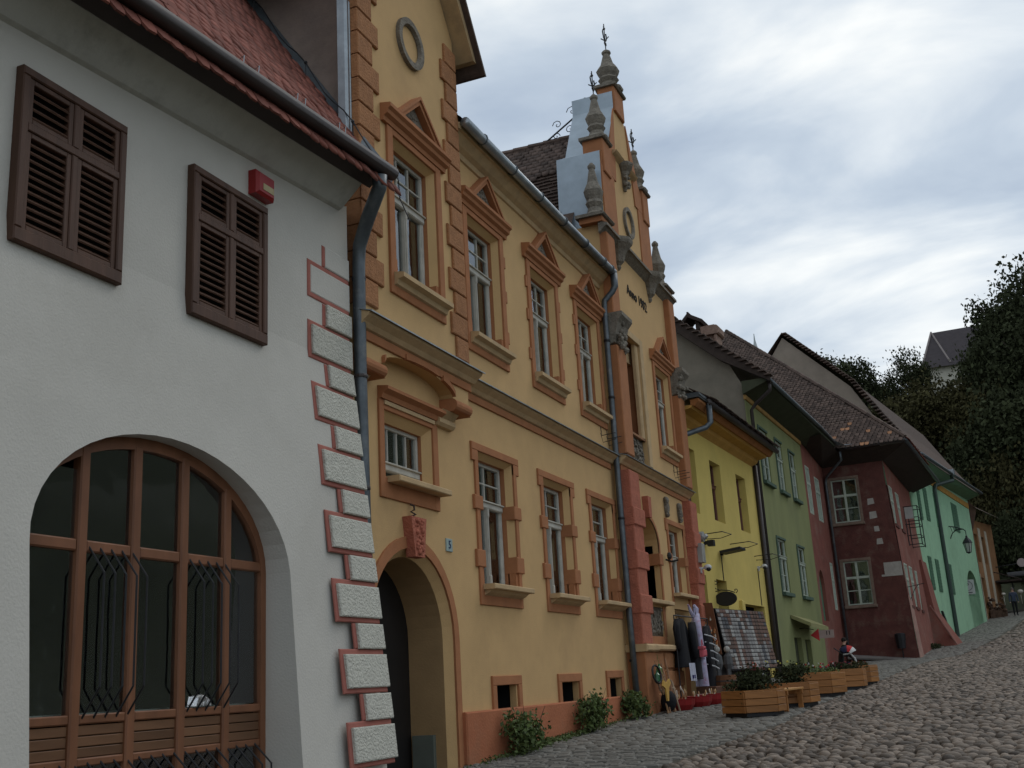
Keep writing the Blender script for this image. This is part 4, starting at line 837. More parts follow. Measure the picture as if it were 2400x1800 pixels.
# ================================================================ GREEN HOUSE
GF = (.384, 34.49, -.0435)
G_ = Thing('green_house', 'olive green house with white-framed windows and an ochre eaves band', 'house', (0, 4, -.1), GF)
b = MB(); hs = [rect(1.38, 2.68, 5.98, 7.74), rect(3.85, 4.98, 5.98, 7.76), rect(6.10, 7.20, 5.98, 7.71), rect(2.26, 3.62, 2.44, 4.18), rect(5.55, 6.85, 2.46, 4.18), rect(3.2, 4.4, -1, 1.0), rect(5.0, 6.0, -1, .95)]
b.sheet([(-.1, -1.0), (8.75, -1.0), (8.75, 8.55), (-.1, 8.55)], hs, 0, depth=.14)
b.add([(0, 8.75, -1), (0, 8.75, 8.5), (-7, 8.75, 8.5), (-7, 8.75, -1)], [(0, 1, 2, 3)])
gwl = G_.part('wall', b, 'green')
for (ya, yb, za, zb) in ((1.38, 2.68, 5.98, 7.74), (3.85, 4.98, 5.98, 7.76), (6.10, 7.20, 5.98, 7.71), (2.26, 3.62, 2.44, 4.18), (5.55, 6.85, 2.46, 4.18)):
    c, hw = (ya + yb) / 2, (yb - ya) / 2
    wn = sash(G_, c, hw, za, zb, -.06, za + (zb - za) * (.64 if za > 5 else .66), 2, 1, wm='greenwin', colon=False, low_rows=2, curtain=False)
    q = MB(); q.box(-.05, .12, ya - .06, yb + .08, za - .14, za - .02, .01); q.box(-.02, .03, ya - .05, yb + .05, zb, zb + .07); q.box(-.02, .035, ya - .09, ya, za - .1, zb); G_.part('window_sill', q, 'greendark', parent=wn)
q = MB(); q.box(-.02, .06, -.1, 8.72, 8.36, 8.52, .02); G_.part('ochre_band', q, mat('ochre_band_paint', (.36, .21, .07), var=.25))
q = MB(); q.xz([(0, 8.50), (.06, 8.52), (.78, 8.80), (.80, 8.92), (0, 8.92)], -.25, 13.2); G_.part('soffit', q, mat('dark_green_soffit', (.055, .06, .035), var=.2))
q = MB(); q.tube([(.86, -.25, 8.86), (.86, 8.9, 8.95), (.80, 12.95, 8.95)], .07, 10); G_.part('gutter', q, 'zinc_dark', sm=True)
q = MB(); q.tube([(.84, -.1, 8.82), (.84, -.05, 8.55), (.30, .15, 8.22), (.12, .22, 8.05), (.10, .24, -.4)], .06, 8); G_.part('downpipe', q, 'dark_gutter', sm=True)
q = MB()
for x0, x1 in ((.86, -.6), (-.6, -4.5)):
    f = lambda x: 8.95 + (.86 - x) * .82 if x > -.61 else 10.15 + (-.6 - x) * .86
    q.add([(x0, -.35, f(x0)), (x0, 13.2, f(x0)), (x1, 13.2, f(x1)), (x1, -.35, f(x1))], [(0, 1, 2, 3)])
q.add([(-4.5, -.35, 13.5), (-4.5, 13.2, 13.5), (-9, 13.2, 9.5), (-9, -.35, 9.5)], [(0, 1, 2, 3)])
gr = G_.part('roof', q, 'tiles')
q = MB(); f = lambda x: 8.95 + (.86 - x) * .82
q.add([(.95, -.36, 8.75), (.95, -.36, 8.92), (-.6, -.36, 10.28), (-4.5, -.36, 13.65), (-4.5, -.36, 13.25), (-.6, -.36, 9.72), (.95, -.0, 8.75), (-.6, -.0, 9.72), (-4.5, 0, 13.25)], [(0, 1, 2, 5), (2, 3, 4, 5), (0, 5, 7, 6), (5, 4, 8, 7)])
G_.part('verge', q, 'darkwood', parent=gr)
q = MB()
for k in range(26):
    x = .9 - k * .18; z = (8.98 + (.86 - x) * .82 if x > -.6 else 10.2 + (-.6 - x) * .86)
    q.box(x - .12, x + .10, -.46 + R.uniform(-.02, .02), -.1, z, z + .04)
G_.part('verge_tiles', q, 'tiles', parent=gr, kind='stuff')
q = MB(); q.add([(.0, -.02, 5.5), (0, -.02, 8.8), (-.5, -.02, 9.85), (-4.5, -.02, 13.3), (-9, -.02, 9.4), (-9, -.02, 5.5)], [(0, 1, 2, 3, 4, 5)]); G_.part('fire_wall', q, 'grey_wall')
# chimneys
q = MB(); q.box(-2.15, -1.5, 1.1, 1.75, 9.8, 11.35); q.box(-1.5, -1.0, 1.15, 1.7, 9.8, 11.42); ch = G_.part('chimney', q, 'brick', parent=gr)
q = MB(); q.box(-1.02, -.95, 1.05, 1.8, 9.8, 11.2); q.box(-1.45, -.85, 1.0, 1.85, 11.05, 11.35, .05)
G_.part('chimney', q, 'brick', parent=gr)
q = MB(); q.prism([(-2.3, .95, 11.45), (-1.85, .95, 11.92), (-1.35, .95, 11.62), (-1.4, .95, 11.52), (-1.85, .95, 11.78), (-2.2, .95, 11.42)], (0, .95, 0)); q.box(-2.15, -2.0, 1.05, 1.8, 11.3, 11.6); q.box(-1.62, -1.5, 1.05, 1.8, 11.3, 11.7); q.box(-1.88, -1.82, 1.0, 1.8, 11.85, 11.98)
G_.part('chimney_hood', q, 'darkwood', parent=gr)
# door canopy, doors and the little direction board
q = MB(); q.add([(.02, 3.0, 1.72), (.02, 6.1, 1.66), (.62, 6.25, 1.36), (.62, 3.1, 1.42), (.02, 3.0, 1.60), (.02, 6.1, 1.50), (.62, 6.25, 1.22), (.62, 3.1, 1.30)], [(0, 1, 2, 3), (4, 5, 6, 7), (3, 2, 6, 7), (0, 3, 7, 4), (1, 2, 6, 5)]); G_.part('door_canopy', q, mat('olive_canopy', (.24, .23, .10), var=.2))
for (ya, yb, zt) in ((3.2, 4.4, 1.0), (5.0, 6.0, .95)):
    q = MB(); q.box(-.2, -.15, ya, yb, -1, zt); G_.part('door', q, mat('dark_olive_door', (.05, .055, .028), var=.2))
t = Thing('direction_board', 'pale board with a red arrow beside the green house door canopy', 'sign', (0, 0, 0), (1.35, 38.6, 0)); t.e.location.z = 1.05
q = MB(); q.box(-.16, .34, -.015, .015, -.12, .14); t.part('board', q, mat('pinkish_board', (.36, .27, .24), var=.15))
q = MB(); q.prism([(-.42, -.02, .0), (-.14, -.02, .2), (-.14, -.02, -.2)], (0, .03, 0)); t.part('arrow', q, mat('red_arrow', (.45, .04, .04)))
q = MB(); q.box(.10, .125, -.02, -.015, -.02, .11); q.box(.19, .215, -.02, -.015, -.02, .11); t.part('strokes', q, mat('dark_marks', (.05, .03, .03)))
q = MB(); q.tube([(-.3, .05, .18), (-.6, .1, .25), (-.95, .1, .25)], .012, 4); t.part('hanger', q, 'black_iron')

# ================================================================ RED HOUSE
RF = (.95, 47.9, -.043)
Rd = Thing('red_house', 'weathered dark red corner house with deep eaves and white cross windows', 'house', (1.3, 0.5, .1), RF)
def mapped(mb): mb.v = [(a, -x, z) for x, a, z in mb.v]; return mb
def bx(z): return 2.46 + .36 * max(0, min(1, (7.5 - z) / 7.5))
b = MB(); b.sheet([(-.2, -.6), (bx(-.6), -.6), (bx(3), 3), (2.46, 7.5), (2.46, 8.9), (-.2, 8.9)], [rect(.26, 1.30, 5.77, 7.57), rect(.33, 1.34, 2.38, 4.15)], 0, depth=.12); mapped(b)
rw = Rd.part('wall', b, 'redshade')  # side wall takes the red with shade put into its colour
b = MB(); b.sheet([(0, -.3), (9.75, .4), (9.75, 8.8), (0, 8.8)], [rect(.6, 1.6, 5.6, 7.2), rect(2.9, 3.9, 5.6, 7.2), rect(.55, 1.5, 2.25, 3.95), rect(2.4, 3.4, 2.25, 3.95), rect(4.6, 5.3, 2.2, 3.9), rect(7.6, 9.0, .3, 3.6)], bx, depth=.12)
Rd.part('street_wall', b, 'red')
b = MB(); b.sheet([(-4.62, -.6), (0.02, -.5), (0.02, 8.8), (-4.62, 8.8)], [rect(-4.0, -3.2, 5.8, 7.7), rect(-2.2, -1.2, 5.7, 7.5), arch(-3.4, .55, 2.9, .75, 1.7, 10), rect(-1.1, -.5, 2.2, 4.1)], -.03, depth=.15); Rd.part('recessed_wall', b, 'red')
q = MB(); q.box(-.4, -.3, -4.4, -.3, 1.5, 7.8); q.box(bx(6) - .35, bx(6) - .3, .4, 9.2, 2, 7.5); Rd.part('interior_shade_box', q, 'dark', parent=rw)
for (c, hw, z0, z1) in ((.78, .52, 5.77, 7.57), (.835, .505, 2.38, 4.15)):
    q = MB(); f = .05; x = -.06
    boxring(q, x - .05, x + .03, c - hw, c + hw, z0, z1, f, f, f); zt = z0 + (z1 - z0) * .62
    q.box(x - .03, x + .04, c - .045, c + .045, z0 + f, z1 - f, .01); q.box(x - .03, x + .042, c - hw + f, c - .045, zt - .05, zt + .05, .015); q.box(x - .03, x + .042, c + .045, c + hw - f, zt - .05, zt + .05, .015)
    zz = (z0 + f + zt) / 2
    for s_ in (-1, 1): q.box(x - .02, x + .02, *sorted((c + s_ * .045, c + s_ * (hw - f))), zz - .018, zz + .018, .004)
    wn = Rd.part('window', mapped(q), 'greenwin')
    for s_ in (-1, 1):
        for za, zb in ((z0 + f, zz - .018), (zz + .018, zt - .05), (zt + .05, z1 - f)):
            g_ = MB(); ya, yb = sorted((c + s_ * .045, c + s_ * (hw - f))); g_.box(x - .01, x - .005, ya, yb, za, zb); Rd.part('pane', mapped(g_), 'glass', parent=wn)
    q = MB(); q.box(x - .35, x - .3, c - hw - .1, c + hw + .1, z0 - .1, z1 + .1); Rd.part('shade_black', mapped(q), 'dark', parent=wn)
    q = MB(); q.box(0, .03, c - hw - .13, c - hw, z0 - .02, z1 + .1); q.box(0, .03, c + hw, c + hw + .11, z0 - .02, z1 + .1); q.box(0, .035, c - hw - .13, c + hw + .11, z1, z1 + .11, .01); q.box(-.02, .1, c - hw - .15, c + hw + .14, z0 - .14, z0 - .02, .02)
    Rd.part('window_surround', mapped(q), mat('dirty_stone_surround', (.19, .135, .10), var=.3, scale=6, bump=.5), parent=wn)
for (a, c, z0, z1) in ((.6, 1.6, 5.6, 7.2), (2.9, 3.9, 5.6, 7.2), (.55, 1.5, 2.25, 3.95), (2.4, 3.4, 2.25, 3.95), (4.6, 5.3, 2.2, 3.9)):
    x = bx((z0 + z1) / 2) - .03; m_ = (a + c) / 2
    q = MB(); boxring(q, x - .04, x + .03, a, c, z0, z1, .07, .07, .07); q.box(x - .03, x + .03, m_ - .04, m_ + .04, z0, z1); q.box(x - .03, x + .035, a, c, z0 + (z1 - z0) * .62 - .05, z0 + (z1 - z0) * .62 + .05); wn = Rd.part('window', q, 'greenwin')
    q = MB(); q.box(x - .02, x - .01, a, c, z0, z1); Rd.part('pane', q, 'glass', parent=wn); q = MB(); q.box(x - .03, x + .12, a - .1, c + .1, z0 - .14, z0 - .02); Rd.part('window_sill', q, 'redshade', parent=wn)
for (a, c, z0, z1) in ((-4.0, -3.2, 5.8, 7.7), (-2.2, -1.2, 5.7, 7.5), (-1.1, -.5, 2.2, 4.1)):
    x = -.06; m_ = (a + c) / 2; q = MB(); boxring(q, x - .04, x + .04, a, c, z0, z1, .08, .08, .08); q.box(x - .03, x + .04, m_ - .04, m_ + .04, z0, z1); q.box(x - .03, x + .045, a, c, z0 + 1.15, z0 + 1.25); wn = Rd.part('window', q, 'greenwin')
    q = MB(); q.box(x - .02, x - .01, a, c, z0, z1); Rd.part('pane', q, 'glass', parent=wn)
q = MB(); q.box(-.2, -.16, -4, -2.8, 1.6, 3.7); Rd.part('arched_door', q, 'mintdark')
q = MB(); q.box(.0, .012, 1.93, bx(3.6) - .02, 3.50, 3.98); q.box(0, .014, 1.80, bx(3.5) - .02, 3.42, 3.50); Rd.part('cement_patch', mapped(q), 'patch', parent=rw)
for (a, z) in ((1.78, 6.52), (1.80, 5.95), (1.86, 5.38), (1.92, 4.86)):
    q = MB(); s_ = R.uniform(.10, .17); q.prism([(0, a - s_ + R.uniform(-.03, .03), z - s_), (0, a + s_, z - s_ + R.uniform(-.04, .04)), (0, a + s_ * .8, z + s_), (0, a - s_ * .9, z + s_ * .9)], (.012, 0, 0)); Rd.part('plaster_patch', mapped(q), 'patch', parent=rw)
q = MB(); q.prism([(-2.9 + .02, a_, z_) for a_, z_ in ()] or [(0, 0, 0), (0, .01, 0), (0, 0, .01)], (.01, 0, 0)) if False else None
# pale corner strip, sagging board, kerb along the wall foot
b = MB(); b.add([(bx(0) + .0, -.03, -.2), (bx(0) + .03, .03, -.2), (bx(2.4) + .03, .03, 2.6), (bx(2.4), -.03, 2.6), (bx(0) + .05, 1.2, -.1), (bx(2.4) + .03, 1.0, 2.4)], [(0, 1, 2, 3), (1, 4, 5, 2)]); Rd.part('worn_corner', b, mat('worn_pink_render', (.34, .20, .16), var=.3, scale=4, bump=.4, stain=.6), parent=rw)
q = MB(); q.box(.02, .42, .1, bx(0) + .05, -.35, .10); q.add([(.0, .1, .36), (.44, .1, .26), (.44, bx(0) + .1, .02), (.0, bx(0) + .1, .06), (.0, .1, .44), (.46, .1, .33), (.46, bx(0) + .1, .07), (.0, bx(0) + .1, .12)], [(0, 1, 2, 3), (4, 5, 6, 7), (1, 5, 6, 2), (0, 4, 5, 1)]); Rd.part('stone_ledge', mapped(q), mat('grey_ledge_stone', (.22, .20, .18), var=.2))
# eaves
dk = 'darkwood'
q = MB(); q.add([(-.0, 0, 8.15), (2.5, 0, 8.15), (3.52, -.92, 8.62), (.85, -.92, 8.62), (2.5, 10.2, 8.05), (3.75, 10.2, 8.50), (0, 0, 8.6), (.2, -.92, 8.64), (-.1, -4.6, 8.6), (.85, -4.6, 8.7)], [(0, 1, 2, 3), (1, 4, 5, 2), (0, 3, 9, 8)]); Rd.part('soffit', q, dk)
q = MB(); q.tube([(.92, -.98, 8.66), (3.58, -.98, 8.74)], .075, 8); Rd.part('gutter', q, 'dark_gutter', sm=True)
q = MB(); q.tube([(3.58, -.98, 8.72), (3.86, 10.4, 8.52)], .075, 8); Rd.part('gutter', q, 'zinc_dark', sm=True)
q = MB(); q.tube([(.95, -.95, 8.62), (.96, -.93, 8.25), (.14, -.14, 7.72), (.08, -.10, 7.5), (.12, -.12, .3)], .055, 8); Rd.part('downpipe', q, 'zinc_dark', sm=True)
H = dict(A=(-1.5, -1.0, 8.78), B=(3.58, -1.0, 8.78), C=(-4.9, 6.4, 16.9), D=(-7, 6.4, 16.9), E=(-7, -1.0, 8.78), F=(3.85, 10.4, 8.6), G=(-4.9, 14, 16.9))
q = MB(); q.add([H['A'], H['B'], H['C'], H['D'], H['E'], H['F'], H['G']], [(0, 1, 2, 3, 4), (1, 5, 6, 2)]); rr = Rd.part('roof', q, 'tiles')
tile_roof(Rd, rr, (-4.0, -1.0, 8.79), (3.58, -1.0, 8.79), (-4.9, 6.4, 16.9), (-7, 6.4, 16.9), 'tile', 'tiles', frame=RF, odd=.06, exp=.17, wid=.19, keep=300)
tile_roof(Rd, rr, (3.6, -.95, 8.79), (3.75, 6, 8.72), (3.2, 6, 9.1), (3.2, -.7, 9.15), 'rtile', 'rtiles', frame=RF, keep=40)
q = MB()
for k in range(40):
    t_ = k / 40; p = Vector(H['B']).lerp(Vector(H['C']), t_); p2 = Vector(H['B']).lerp(Vector(H['C']), t_ + .024); q.tube([p + Vector((0, 0, .06)), p2 + Vector((0, 0, .08))], .09, 6)
Rd.part('hip_tiles', q, 'tiles', parent=rr, kind='stuff')
q = MB(); q.add([(1.2, -1.08, 8.82), (.85, -1.5, 9.0), (.9, -1.05, 8.85), (1.6, -1.06, 8.82)], [(0, 1, 2), (0, 2, 3)]); Rd.part('valley_sheet', q, 'lead', parent=rr)
# iron balcony with flower box
t = Thing('iron_balcony', 'rusty iron frame balcony on the street side of the red house', 'balcony', (2.9, 5.2, 5.0), RF)
q = MB()
for y in (4.7, 6.1):
    for x in (2.6, 3.15): q.tube([(x, y, 5.0), (x, y, 6.75)], .022, 4)
for z in (5.05, 5.45, 5.95, 6.25, 6.75):
    for y in (4.7, 6.1): q.tube([(2.55, y, z), (3.15, y, z)], .018, 4)
    q.tube([(3.15, 4.7, z), (3.15, 6.1, z)], .018, 4)
t.part('frame', q, 'black_iron')
q = MB(); q.box(2.6, 2.95, 4.68, 4.70, 6.2, 6.72); t.part('panel', q, mat('pale_panel', (.45, .45, .42)))
# raking props and the leaning board
q = MB(); q.prism([(bx(3) + 3.4 - 2.9, 0, 0)], (0, 0, 0)) if False else None
bt = MB(); c_ = 2.6
bt.add([(2.6, 7.7, .3), (2.6, 9.75, .45), (4.0, 9.75, .45), (3.8, 7.7, .3), (2.6, 7.8, 4.6), (2.6, 9.75, 4.6), (2.75, 9.75, 4.6), (2.72, 7.8, 4.6), (3.05, 9.75, 2.2), (2.98, 7.75, 2.2)], [(3, 2, 8, 9), (9, 8, 6, 7), (0, 3, 9, 7, 4), (1, 5, 6, 8, 2)]); Rd.part('buttress', bt, 'red')
q = MB(); q.tube([(2.95, 6.2, 2.4), (3.75, 8.2, .5)], .04, 5); Rd.part('raking_prop', q, mat('pink_pole', (.32, .16, .13)))
# wrought iron sign arm
q = MB(); q.tube([(2.68, .4, 2.95), (3.35, .4, 3.05)], .014, 4); q.tube([(2.68, .4, 2.35), (2.95, .4, 2.85), (3.1, .4, 3.0)], .012, 4); Rd.part('sign_arm', q, 'black_iron')
# bin on the wall
t = Thing('litter_bin', 'black litter bin fixed by the street corner of the red house', 'bin', (2.2, -.3, .45), RF)
q = MB(); q.lathe([(.16, .55), (.2, .95), (.21, 1.1), (.15, 1.14)], 2.2, -.32, 10); t.part('bucket', q, 'black_iron'); q = MB(); q.tube([(2.2, -.12, -.1), (2.2, -.12, 1.0)], .025, 5); t.part('post', q, 'black_iron')

# ================================================================ MINT HOUSE
MF = (3.95, 57.5, -.135)
Mi = Thing('mint_house', 'pale mint green house with dark green shutters and a round-headed gateway', 'house', (0, 8, 1.2), MF)
b = MB(); hs = [arch(14.9, 2.1, 3.55, 1.55, .2, 12)]
b.sheet([(-.2, -.5), (18.4, 1.2), (18.4, 9.9), (-.2, 9.4)], hs, 0, depth=.5)
b.add([(0, -.2, -.5), (0, -.2, 9.5), (-8, -.2, 9.5), (-8, -.2, -.5)], [(0, 1, 2, 3)]); b.add([(0, 18.4, 0), (0, 18.4, 9.9), (-8, 18.4, 9.9), (-8, 18.4, 0)], [(0, 1, 2, 3)])
mw = Mi.part('wall', b, 'mint')
for (a, c, z0, z1) in ((1.3, 2.0, 6.9, 9.0), (3.1, 4.0, 7.0, 8.75), (6.0, 7.0, 6.9, 8.75), (11.5, 13.3, 7.2, 8.85), (1.62, 2.45, 3.42, 5.07), (3.5, 4.4, 3.38, 5.04), (6.4, 8.1, 3.4, 5.03)):
    q = MB(); m_ = (a + c) / 2; q.box(0, .035, a, m_ - .01, z0, z1, .01); q.box(0, .035, m_ + .01, c, z0, z1, .01)
    sh = Mi.part('shutter', q, 'mintdark'); n_ = int((z1 - z0) / .16); q = MB()
    for k in range(n_): q.box(.035, .05, a + .06, m_ - .06, z0 + .08 + k * .16, z0 + .16 + k * .16); q.box(.035, .05, m_ + .06, c - .06, z0 + .08 + k * .16, z0 + .16 + k * .16)
    Mi.part('shutter_slats', q, 'mintdark', parent=sh, kind='stuff')
q = MB(); q.box(-1.2, -1.1, 12.4, 17.5, .5, 5.5); Mi.part('gateway_door', q, mat('olive_gate', (.10, .115, .06), var=.2)); q = MB(); q.box(-.6, -.3, 12.85, 13.7, 1.0, 3.5); Mi.part('brick_jamb', q, mat('orange_brick_jamb', (.36, .17, .09), var=.3, scale=9))
q = MB(); q.box(-.02, .05, 4.6, 18.2, 9.15, 9.5, .02); Mi.part('ochre_band', q, mat('orange_band', (.45, .24, .06), var=.3, scale=3))
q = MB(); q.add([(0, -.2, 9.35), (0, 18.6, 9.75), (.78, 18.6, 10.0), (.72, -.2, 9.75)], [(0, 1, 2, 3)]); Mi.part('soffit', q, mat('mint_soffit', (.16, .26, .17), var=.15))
q = MB(); q.tube([(.8, -.4, 9.85), (.86, 18.8, 10.1)], .085, 8); gg = Mi.part('gutter', q, 'zinc_dark', sm=True)
q = MB(); q.tube([(.8, 8.2, 9.95), (.8, 8.2, 9.6), (.14, 6.4, 9.2), (.10, 6.2, 8.9), (.10, 6.3, .9)], .11, 8); Mi.part('downpipe', q, mat('dark_green_pipe', (.045, .065, .055), rough=.5)); q = MB(); q.box(.7, .95, 8.0, 8.4, 9.9, 10.2); Mi.part('hopper', q, 'zinc', parent=gg)
q = MB(); pts = [(-.1, 9.3), (.45, 9.6), (-1.1, 11.9), (-2.2, 13.9), (-5.4, 17.2), (-6.3, 16.0), (-12, 10)]
q.prism([(x, -.02, z) for x, z in pts], (0, .4, 0)); Mi.part('gable_wall', q, 'beige_wall')
q = MB(); e_ = [(.75, 9.75), (-.85, 12.15), (-2.05, 14.15), (-5.35, 17.45)]
for k in range(3): q.add([(e_[k][0], -.2, e_[k][1]), (e_[k][0], 18.6, e_[k][1] + .2), (e_[k + 1][0], 18.6, e_[k + 1][1] + .2), (e_[k + 1][0], -.2, e_[k + 1][1])], [(0, 1, 2, 3)])
q.add([(-5.35, -.2, 17.45), (-5.35, 18.6, 17.65), (-12, 18.6, 10), (-12, -.2, 10)], [(0, 1, 2, 3)]); mr = Mi.part('roof', q, 'tiles')
q = MB()
for k in range(3):
    a, c = Vector((e_[k][0], 0, e_[k][1])), Vector((e_[k + 1][0], 0, e_[k + 1][1])); n_ = int((c - a).length / .2)
    for j in range(n_): p = a.lerp(c, j / n_); q.box(p.x - .13, p.x + .13, -.35 + R.uniform(-.03, .03), .1, p.z + .0, p.z + .06)
Mi.part('verge_tiles', q, 'tiles', parent=mr, kind='stuff')
q = MB(); q.prism([(.05, 4.2, .8), (.22, 4.2, .8), (.08, 3.0, 2.4), (.0, 3.0, 2.4)], (0, .25, 0)); Mi.part('leaning_beam', q, 'black_iron')
# street lantern on its arm
t = Thing('street_lantern', 'black wrought iron street lantern hanging from an arm on the mint house', 'lantern', (0, 9.5, 6.3), MF)
q = MB(); q.tube([(0, 9.5, 7.25), (.3, 9.5, 7.18), (.75, 9.5, 7.0), (.85, 9.5, 6.9)], .03, 5); q.tube([(0, 9.5, 6.55), (.15, 9.5, 6.85), (.4, 9.5, 7.02), (.75, 9.5, 7.0)], .028, 5); q.tube([(.85, 9.5, 6.9), (.85, 9.5, 6.62)], .02, 4)
for k in range(4): q.tube([(.1 + .14 * k, 9.5, 7.2 - .04 * k), (.16 + .13 * k, 9.5, 6.9 + .03 * k)], .015, 4)
t.part('arm', q, 'black_iron')
q = MB(); q.lathe([(.27, 6.22), (.2, 6.36), (.1, 6.5), (.05, 6.56), (.07, 6.6), (.03, 6.64)], .85, 9.5, 6); t.part('lantern_roof', q, 'black_iron')
q = MB()
for k in range(6):
    a = k * math.pi / 3; q.tube([(.85 + .22 * math.cos(a), 9.5 + .22 * math.sin(a), 6.22), (.85 + .13 * math.cos(a), 9.5 + .13 * math.sin(a), 5.72)], .015, 4)
q.lathe([(.14, 5.68), (.14, 5.72), (.05, 5.64)], .85, 9.5, 6); t.part('lantern_frame', q, 'black_iron')
q = MB(); q.lathe([(.12, 5.73), (.21, 6.21)], .85, 9.5, 6); t.part('pane', q, mat('milky_lantern_glass', (.36, .38, .34), rough=.3))
# no parking style sign by the gateway
t = Thing('square_sign', 'square white sign with a ring and a letter P before the mint gateway', 'sign', (0, 0, 0), (5.65, 70.8, 0)); t.e.location.z = 4.05
q = MB(); q.box(-.40, .40, -.02, .02, -.42, .42); t.part('plate', q, mat('white_sign_plate', (.5, .5, .48), var=.08))
q = MB(); q.tube([(.30 * math.cos(k * math.pi / 12), -.03, .08 + .28 * math.sin(k * math.pi / 12)) for k in range(25)], .018, 4); t.part('ring', q, mat('grey_ring', (.2, .2, .2)))
tt = text_obj('letter', 'P', .42, M['black_iron'], (0, 0, 0), (rad(90), 0, 0)); tt.parent = t.e; tt.location = (0, -.03, .08)
q = MB(); q.box(-.25, .25, -.026, -.02, -.34, -.30); t.part('line', q, 'black_iron'); q = MB(); q.tube([(-.3, .02, .0), (-.55, .3, .1)], .03, 4); t.part('bracket', q, 'black_iron')

# ================================================================ ORANGE AND CREAM HOUSE BEYOND
FF = (6.25, 76.2, -.16)
Fa = Thing('far_orange_house', 'narrow orange and cream house beyond the mint house with a rough dark gable', 'house', (0, 3, 2), FF)
b = MB(); b.sheet([(0, 0), (9, 1), (9, 9.0), (0, 8.6)], [rect(1.5, 2.6, 3.0, 5.0), rect(4, 5.2, 6.0, 7.8), rect(1.5, 2.6, 6, 7.8)], 0, depth=.2); Fa.part('wall', b, mat('far_orange_plaster', (.28, .14, .06), var=.25, scale=1.5))
q = MB(); q.box(0, .03, .1, 1.3, 1, 5.2); q.box(0, .03, 3, 3.8, 1, 8.3); q.box(0, .04, 5.5, 6.2, 1, 8.3); Fa.part('cream_panel', q, mat('cream_plaster', (.48, .42, .32), var=.15))
q = MB(); q.add([(.05, -.05, 1), (.05, -.05, 7.2), (.65, -.05, 9.2), (-.5, -.05, 10.6), (-3.5, -.05, 12.0), (-3.5, -.05, 1)], [(0, 1, 2, 3, 4, 5)]); Fa.part('gable_wall', q, mat('rough_dark_gable', (.16, .09, .07), var=.35, scale=5, bump=.5))
q = MB(); q.add([(.8, -.2, 9.1), (.8, 9, 9.3), (-4, 9, 12.6), (-4, -.2, 12.4)], [(0, 1, 2, 3)]); Fa.part('roof', q, 'tiles'); q = MB(); q.box(-.6, -.3, .5, 8.5, 2.5, 8); Fa.part('interior_shade_box', q, 'dark')
q = MB(); q.box(-.05, 1.6, 6.8, 9.2, 4.9, 5.02); q.tube([(.0, 6.8, 5.6), (1.6, 6.8, 5.0)], .03, 4); Fa.part('canopy', q, 'darkwood')
q = MB(); q.tube([(.1, .2, 1.2), (.1, .2, 8.8)], .08, 6); Fa.part('downpipe', q, 'dark_gutter')
t = Thing('round_lamp', 'small round sign disc sticking out of the far orange house', 'sign', (.5, 8, 5.9), FF); q = MB(); q.tube([(0, 8, 6.0), (1.4, 8, 6.1)], .03, 4); t.part('arm', q, 'black_iron'); q = MB(); q.lathe([(.3, -.02), (.3, .02)], 0, 0, 12); q.v = [(1.7 + y, 8 + z, 6.15 + x) for x, y, z in q.v]; t.part('disc', q, mat('pinkish_disc', (.42, .35, .33)))
# ================================================================ GROUND, PAVEMENT, ROAD
def hill_z(x, y):
    x = np.asarray(x, float); y = np.asarray(y, float)
    base = street_z(np.clip(x, -3, 12), np.minimum(y, 88))
    rise = np.where(y > 86, np.minimum((y - 86) * .72, 18.5) + np.clip(y - 112, 0, 60) * .30, 0) * sstep(-40, -10, x)
    slope_r = np.clip(x - 13, 0, 60) * .35 * sstep(30, 70, y)
    return base + rise + slope_r
xs = np.r_[-300, -120, -60, np.arange(-40, 41, 2.0), 60, 120, 300]; ys = np.r_[-200, -60, np.arange(-12, 164, 2.0), 200, 320, 600]
GXm, GYm = np.meshgrid(xs, ys, indexing='ij'); GZ = hill_z(GXm, GYm) - .12
nx, ny = len(xs), len(ys)
vv = np.stack([GXm, GYm, GZ], -1).reshape(-1, 3); ff = [(i * ny + j, (i + 1) * ny + j, (i + 1) * ny + j + 1, i * ny + j + 1) for i in range(nx - 1) for j in range(ny - 1)]
me = bpy.data.meshes.new('ground'); me.from_pydata(vv.tolist(), [], ff); smooth(me); solo('ground', me, 'ground', None, None, kind='structure')
def kerb_x(y): return float(np.interp(y, [-10, 0, 12.9, 17.5, 21.2, 28.2, 40, 47, 55, 65, 74, 90], [1.6, 2.2, 2.72, 3.27, 3.27, 3.66, 4.3, 5.1, 6.2, 7.6, 8.6, 10.5]))
def wall_x(y): return float(np.interp(y, [-10, 26, 34, 47.4, 47.5, 57, 76, 90], [0, 0.05, .35, .85, 3.6, 4.0, 6.0, 7.5]))
def strip(name, xa, xb, y0, y1, n, dz, m):
    b = MB(); k = 4
    for i in range(n + 1):
        y = y0 + (y1 - y0) * i / n
        for j in range(k + 1):
            x = xa(y) + (xb(y) - xa(y)) * j / k; b.v.append((x, y, gz(x, y) + dz))
    for i in range(n):
        for j in range(k): b.f.append((i * (k + 1) + j, i * (k + 1) + j + 1, (i + 1) * (k + 1) + j + 1, (i + 1) * (k + 1) + j))
    me = b.mesh(name); smooth(me); return solo(name, me, m, None, None, kind='structure')
PV = strip('pavement', lambda y: wall_x(y) - .6, lambda y: kerb_x(y) + .03, -8, 90, 100, -.018, 'joint')
RO = strip('road', lambda y: kerb_x(y) - .03, lambda y: 13.0, -8, 90, 100, -.024, 'joint')
